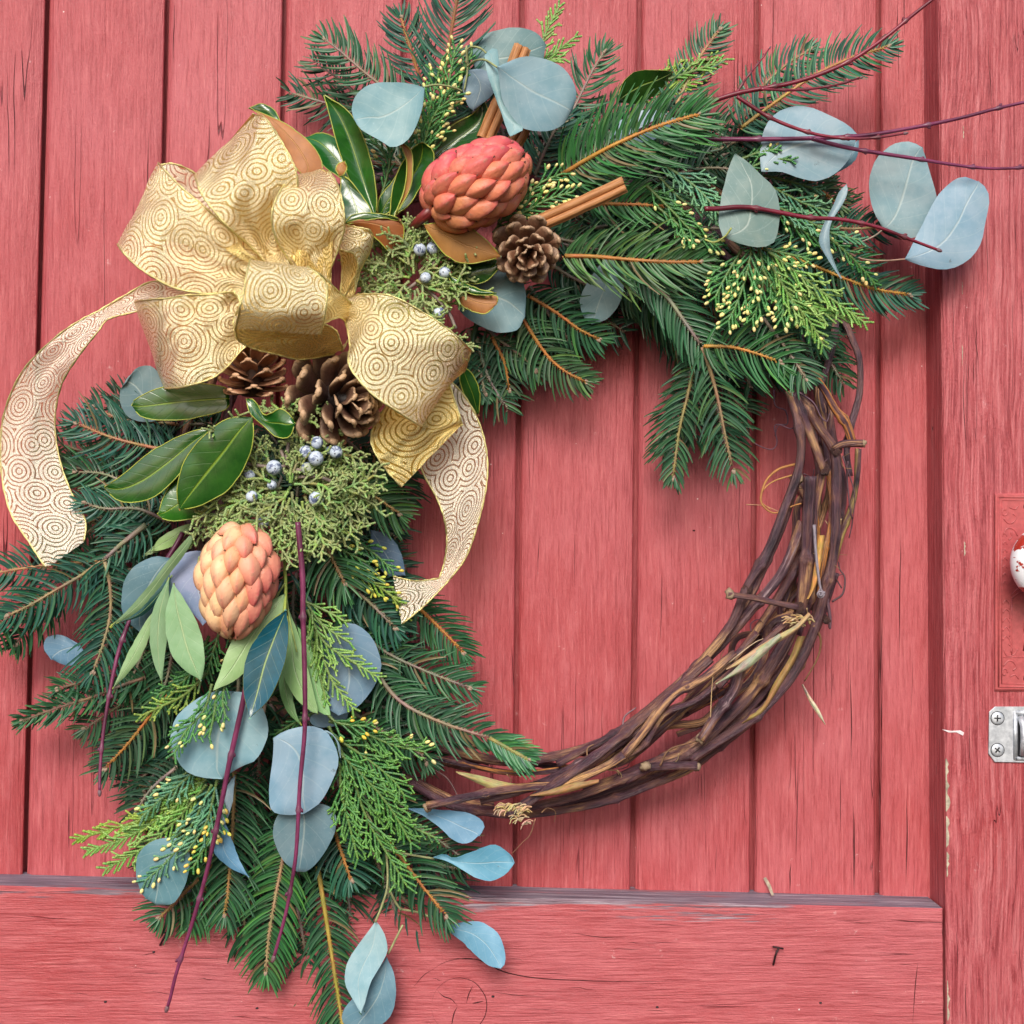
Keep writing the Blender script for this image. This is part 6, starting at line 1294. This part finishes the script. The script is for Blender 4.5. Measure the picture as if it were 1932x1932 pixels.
# tails first (behind)
R('tail', [((400, 560, .12), (400, 585, .12)), ((350, 545, .11), (350, 578, .11)), ((290, 531, .10), (300, 575, .105)), ((238, 556, .095), (252, 588, .10)), ((185, 586, .10), (205, 602, .105)), ((150, 604, .10), (186, 625, .11)), ((99, 640, .095), (150, 672, .10)), ((43, 699, .08), (118, 722, .085)), ((10, 769, .07), (105, 775, .075)), ((0, 830, .065), (106, 830, .07)), ((3, 901, .062), (119, 888, .07)), ((20, 966, .065), (145, 950, .075)), ((55, 1022, .07), (163, 985, .085)), ((88, 1072, .075), (160, 1022, .09))], mat='ribbont', nr=6, rip=1.2, width=.056)
R('tail', [((800, 790, .10), (830, 700, .10)), ((790, 850, .09), (875, 745, .09)), ((797, 890, .085), (905, 800, .085)), ((822, 936, .085), (919, 858, .085)), ((838, 978, .085), (918, 916, .085)), ((843, 1022, .08), (903, 984, .085)), ((838, 1062, .075), (880, 1050, .082)), ((828, 1092, .078), (850, 1092, .08))], mat='ribbont', nr=7, rip=1.0, width=.056)
R('tail_end', [((850, 1092, .08), (829, 1091, .078)), ((824, 1120, .085), (790, 1096, .083)), ((795, 1148, .09), (765, 1093, .09)), ((758, 1178, .092), (741, 1087, .092))], mat='ribbont', nr=7, rip=1.2, width=.056)
R('tail', [((745, 740, .125), (845, 715, .115)), ((700, 815, .125), (869, 790, .112)), ((718, 872, .125), (872, 801, .112)), ((757, 919, .12), (869, 803, .112))], nr=8, rip=2.2, width=.06, mat='ribbong')
# back faces of the open loops
R('loop', [((300, 309, .115), (240, 440, .10)), ((330, 311, .11), (290, 450, .095)), ((372, 330, .105), (350, 460, .09)), ((430, 385, .11), (430, 500, .10)), ((500, 450, .12), (500, 530, .11))], mat='ribbont', nr=6, width=.06)
R('loop', [((478, 217, .13), (372, 330, .13)), ((500, 232, .12), (400, 350, .11)), ((540, 300, .11), (440, 400, .10)), ((560, 380, .115), (500, 460, .11))], nr=6, width=.06, mat='ribbong')
# front faces
R('loop', [((367, 330, .135), (482, 216, .135)), ((372, 345, .15), (504, 227, .152)), ((380, 366, .16), (534, 272, .166)), ((402, 396, .162), (560, 328, .168)), ((434, 432, .155), (556, 390, .155)), ((478, 470, .14), (540, 455, .135)), ((530, 530, .125), (560, 520, .12))], nr=7, rip=2, pleat=3, width=.064)
R('loop', [((300, 309, .125), (221, 460, .125)), ((312, 322, .14), (230, 474, .14)), ((343, 353, .152), (262, 505, .152)), ((382, 386, .15), (318, 538, .15)), ((428, 428, .145), (375, 552, .145)), ((478, 468, .14), (430, 553, .14)), ((530, 515, .13), (500, 560, .13)), ((580, 560, .12), (580, 580, .12))], nr=7, rip=2.6, pleat=3, width=.075)
R('loop', [((562, 330, .14), (606, 318, .14)), ((548, 336, .155), (628, 332, .155)), ((527, 362, .17), (643, 368, .172)), ((513, 405, .175), (650, 420, .172)), ((520, 448, .165), (638, 468, .16)), ((548, 495, .15), (622, 520, .145)), ((590, 550, .13), (630, 560, .13))], nr=7, rip=2, pleat=4, width=.064)
R('loop', [((648, 424, .13), (640, 470, .145)), ((672, 428, .14), (652, 475, .145)), ((701, 438, .135), (668, 480, .14)), ((700, 470, .125), (675, 505, .135)), ((680, 510, .12), (664, 530, .13)), ((668, 555, .12), (645, 565, .12))], nr=6, rip=1.5, width=.045)
R('loop', [((640, 468, .125), (690, 440, .12)), ((645, 500, .125), (676, 490, .12)), ((642, 560, .12), (668, 560, .12))], nr=6, rip=1.5, width=.04, mat='ribbong')
R('loop', [((250, 569, .11), (306, 732, .115)), ((262, 566, .14), (318, 733, .142)), ((300, 561, .158), (352, 729, .16)), ((345, 557, .16), (398, 714, .165)), ((398, 554, .155), (428, 690, .158)), ((445, 552, .148), (455, 664, .145)), ((500, 560, .135), (498, 640, .13)), ((560, 575, .125), (560, 610, .12))], nr=7, rip=3, pleat=3, width=.078)
R('loop', [((640, 568, .12), (640, 596, .12)), ((664, 562, .135), (652, 610, .14)), ((690, 557, .15), (660, 650, .155)), ((741, 560, .165), (659, 690, .17)), ((806, 593, .165), (700, 742, .17)), ((850, 625, .155), (752, 778, .16)), ((882, 655, .14), (790, 802, .145)), ((890, 664, .125), (797, 803, .13))], nr=7, rip=2.4, width=.076)
R('loop', [((888, 664, .122), (795, 801, .128)), ((872, 705, .105), (780, 790, .105)), ((830, 720, .10), (760, 760, .10))], nr=6, rip=1.5, width=.07, mat='ribbong')
R('loop', [((655, 575, .13), (668, 635, .13)), ((680, 566, .125), (664, 660, .13)), ((700, 570, .12), (680, 650, .12))], nr=5, rip=1.5, width=.04, mat='ribbong')
# centre loop, standing proudest, with its underside turning back
R('loop', [((500, 520, .15), (600, 540, .15)), ((476, 492, .18), (580, 505, .182)), ((471, 500, .195), (612, 530, .198)), ((463, 540, .205), (617, 556, .205)), ((452, 585, .205), (612, 595, .205)), ((443, 620, .19), (604, 630, .19))], nr=7, rip=2, width=.074)
R('loop', [((443, 618, .188), (606, 608, .19)), ((448, 640, .175), (632, 622, .175)), ((478, 657, .165), (640, 640, .165)), ((520, 668, .155), (645, 655, .155)), ((565, 677, .145), (645, 660, .145)), ((630, 668, .135), (655, 640, .135))], nr=7, rip=2.4, width=.07, mat='ribbong')
R('loop', [((578, 504, .18), (610, 612, .185)), ((610, 522, .178), (612, 610, .17)), ((640, 552, .16), (640, 600, .155)), ((665, 575, .14), (655, 610, .135))], nr=6, rip=2, width=.05, mat='ribbong')
# gathered knot and pleats
for k in range(7):
    a = k / 6; x0, y0 = 400 + 190 * a, 440 + 45 * math.sin(a * 5)
    R('pleat', [((x0, y0, .118), (x0 + 55, y0 - 8, .12)), ((x0 + 40 * (1 - a), y0 + 40, .15), (x0 + 40 + 25 * (1 - a), y0 + 35, .158)), ((560 + 40 * a, 535, .145), (585 + 40 * a, 530, .145)), ((615, 575, .135), (628, 572, .135))], nr=5, nc=12, rip=1.5, wire=False, width=.035, mat='ribbon' if k % 2 else 'ribbong')
R('pleat', [((440, 545, .16), (470, 548, .165)), ((452, 575, .165), (470, 572, .168)), ((440, 600, .16), (462, 606, .166)), ((445, 640, .15), (470, 640, .155))], nr=5, nc=10, rip=2.5, width=.03)
b = MB()
rows = []
for i in range(13):
    a = i / 12; c = at(618 + 34 * a, 560 + 40 * a + 8 * math.sin(a * 3.1), .135); rr = S * (20 + 5 * math.sin(a * 3.14))
    rows.append([b.vert(c + Vector((math.cos(q) * rr * .9 * (1 + .12 * math.sin(q * 5)), math.sin(q) * rr, -math.cos(q) * rr * .5)), (1, 1, 1), (q * .01, a * .03, 0)) for q in [2 * math.pi * j / 20 for j in range(20)]])
for i in range(12):
    for j in range(20): b.face((rows[i][j], rows[i][(j + 1) % 20], rows[i + 1][(j + 1) % 20], rows[i + 1][j]))
b.build('knot', M['ribbon'], bow)
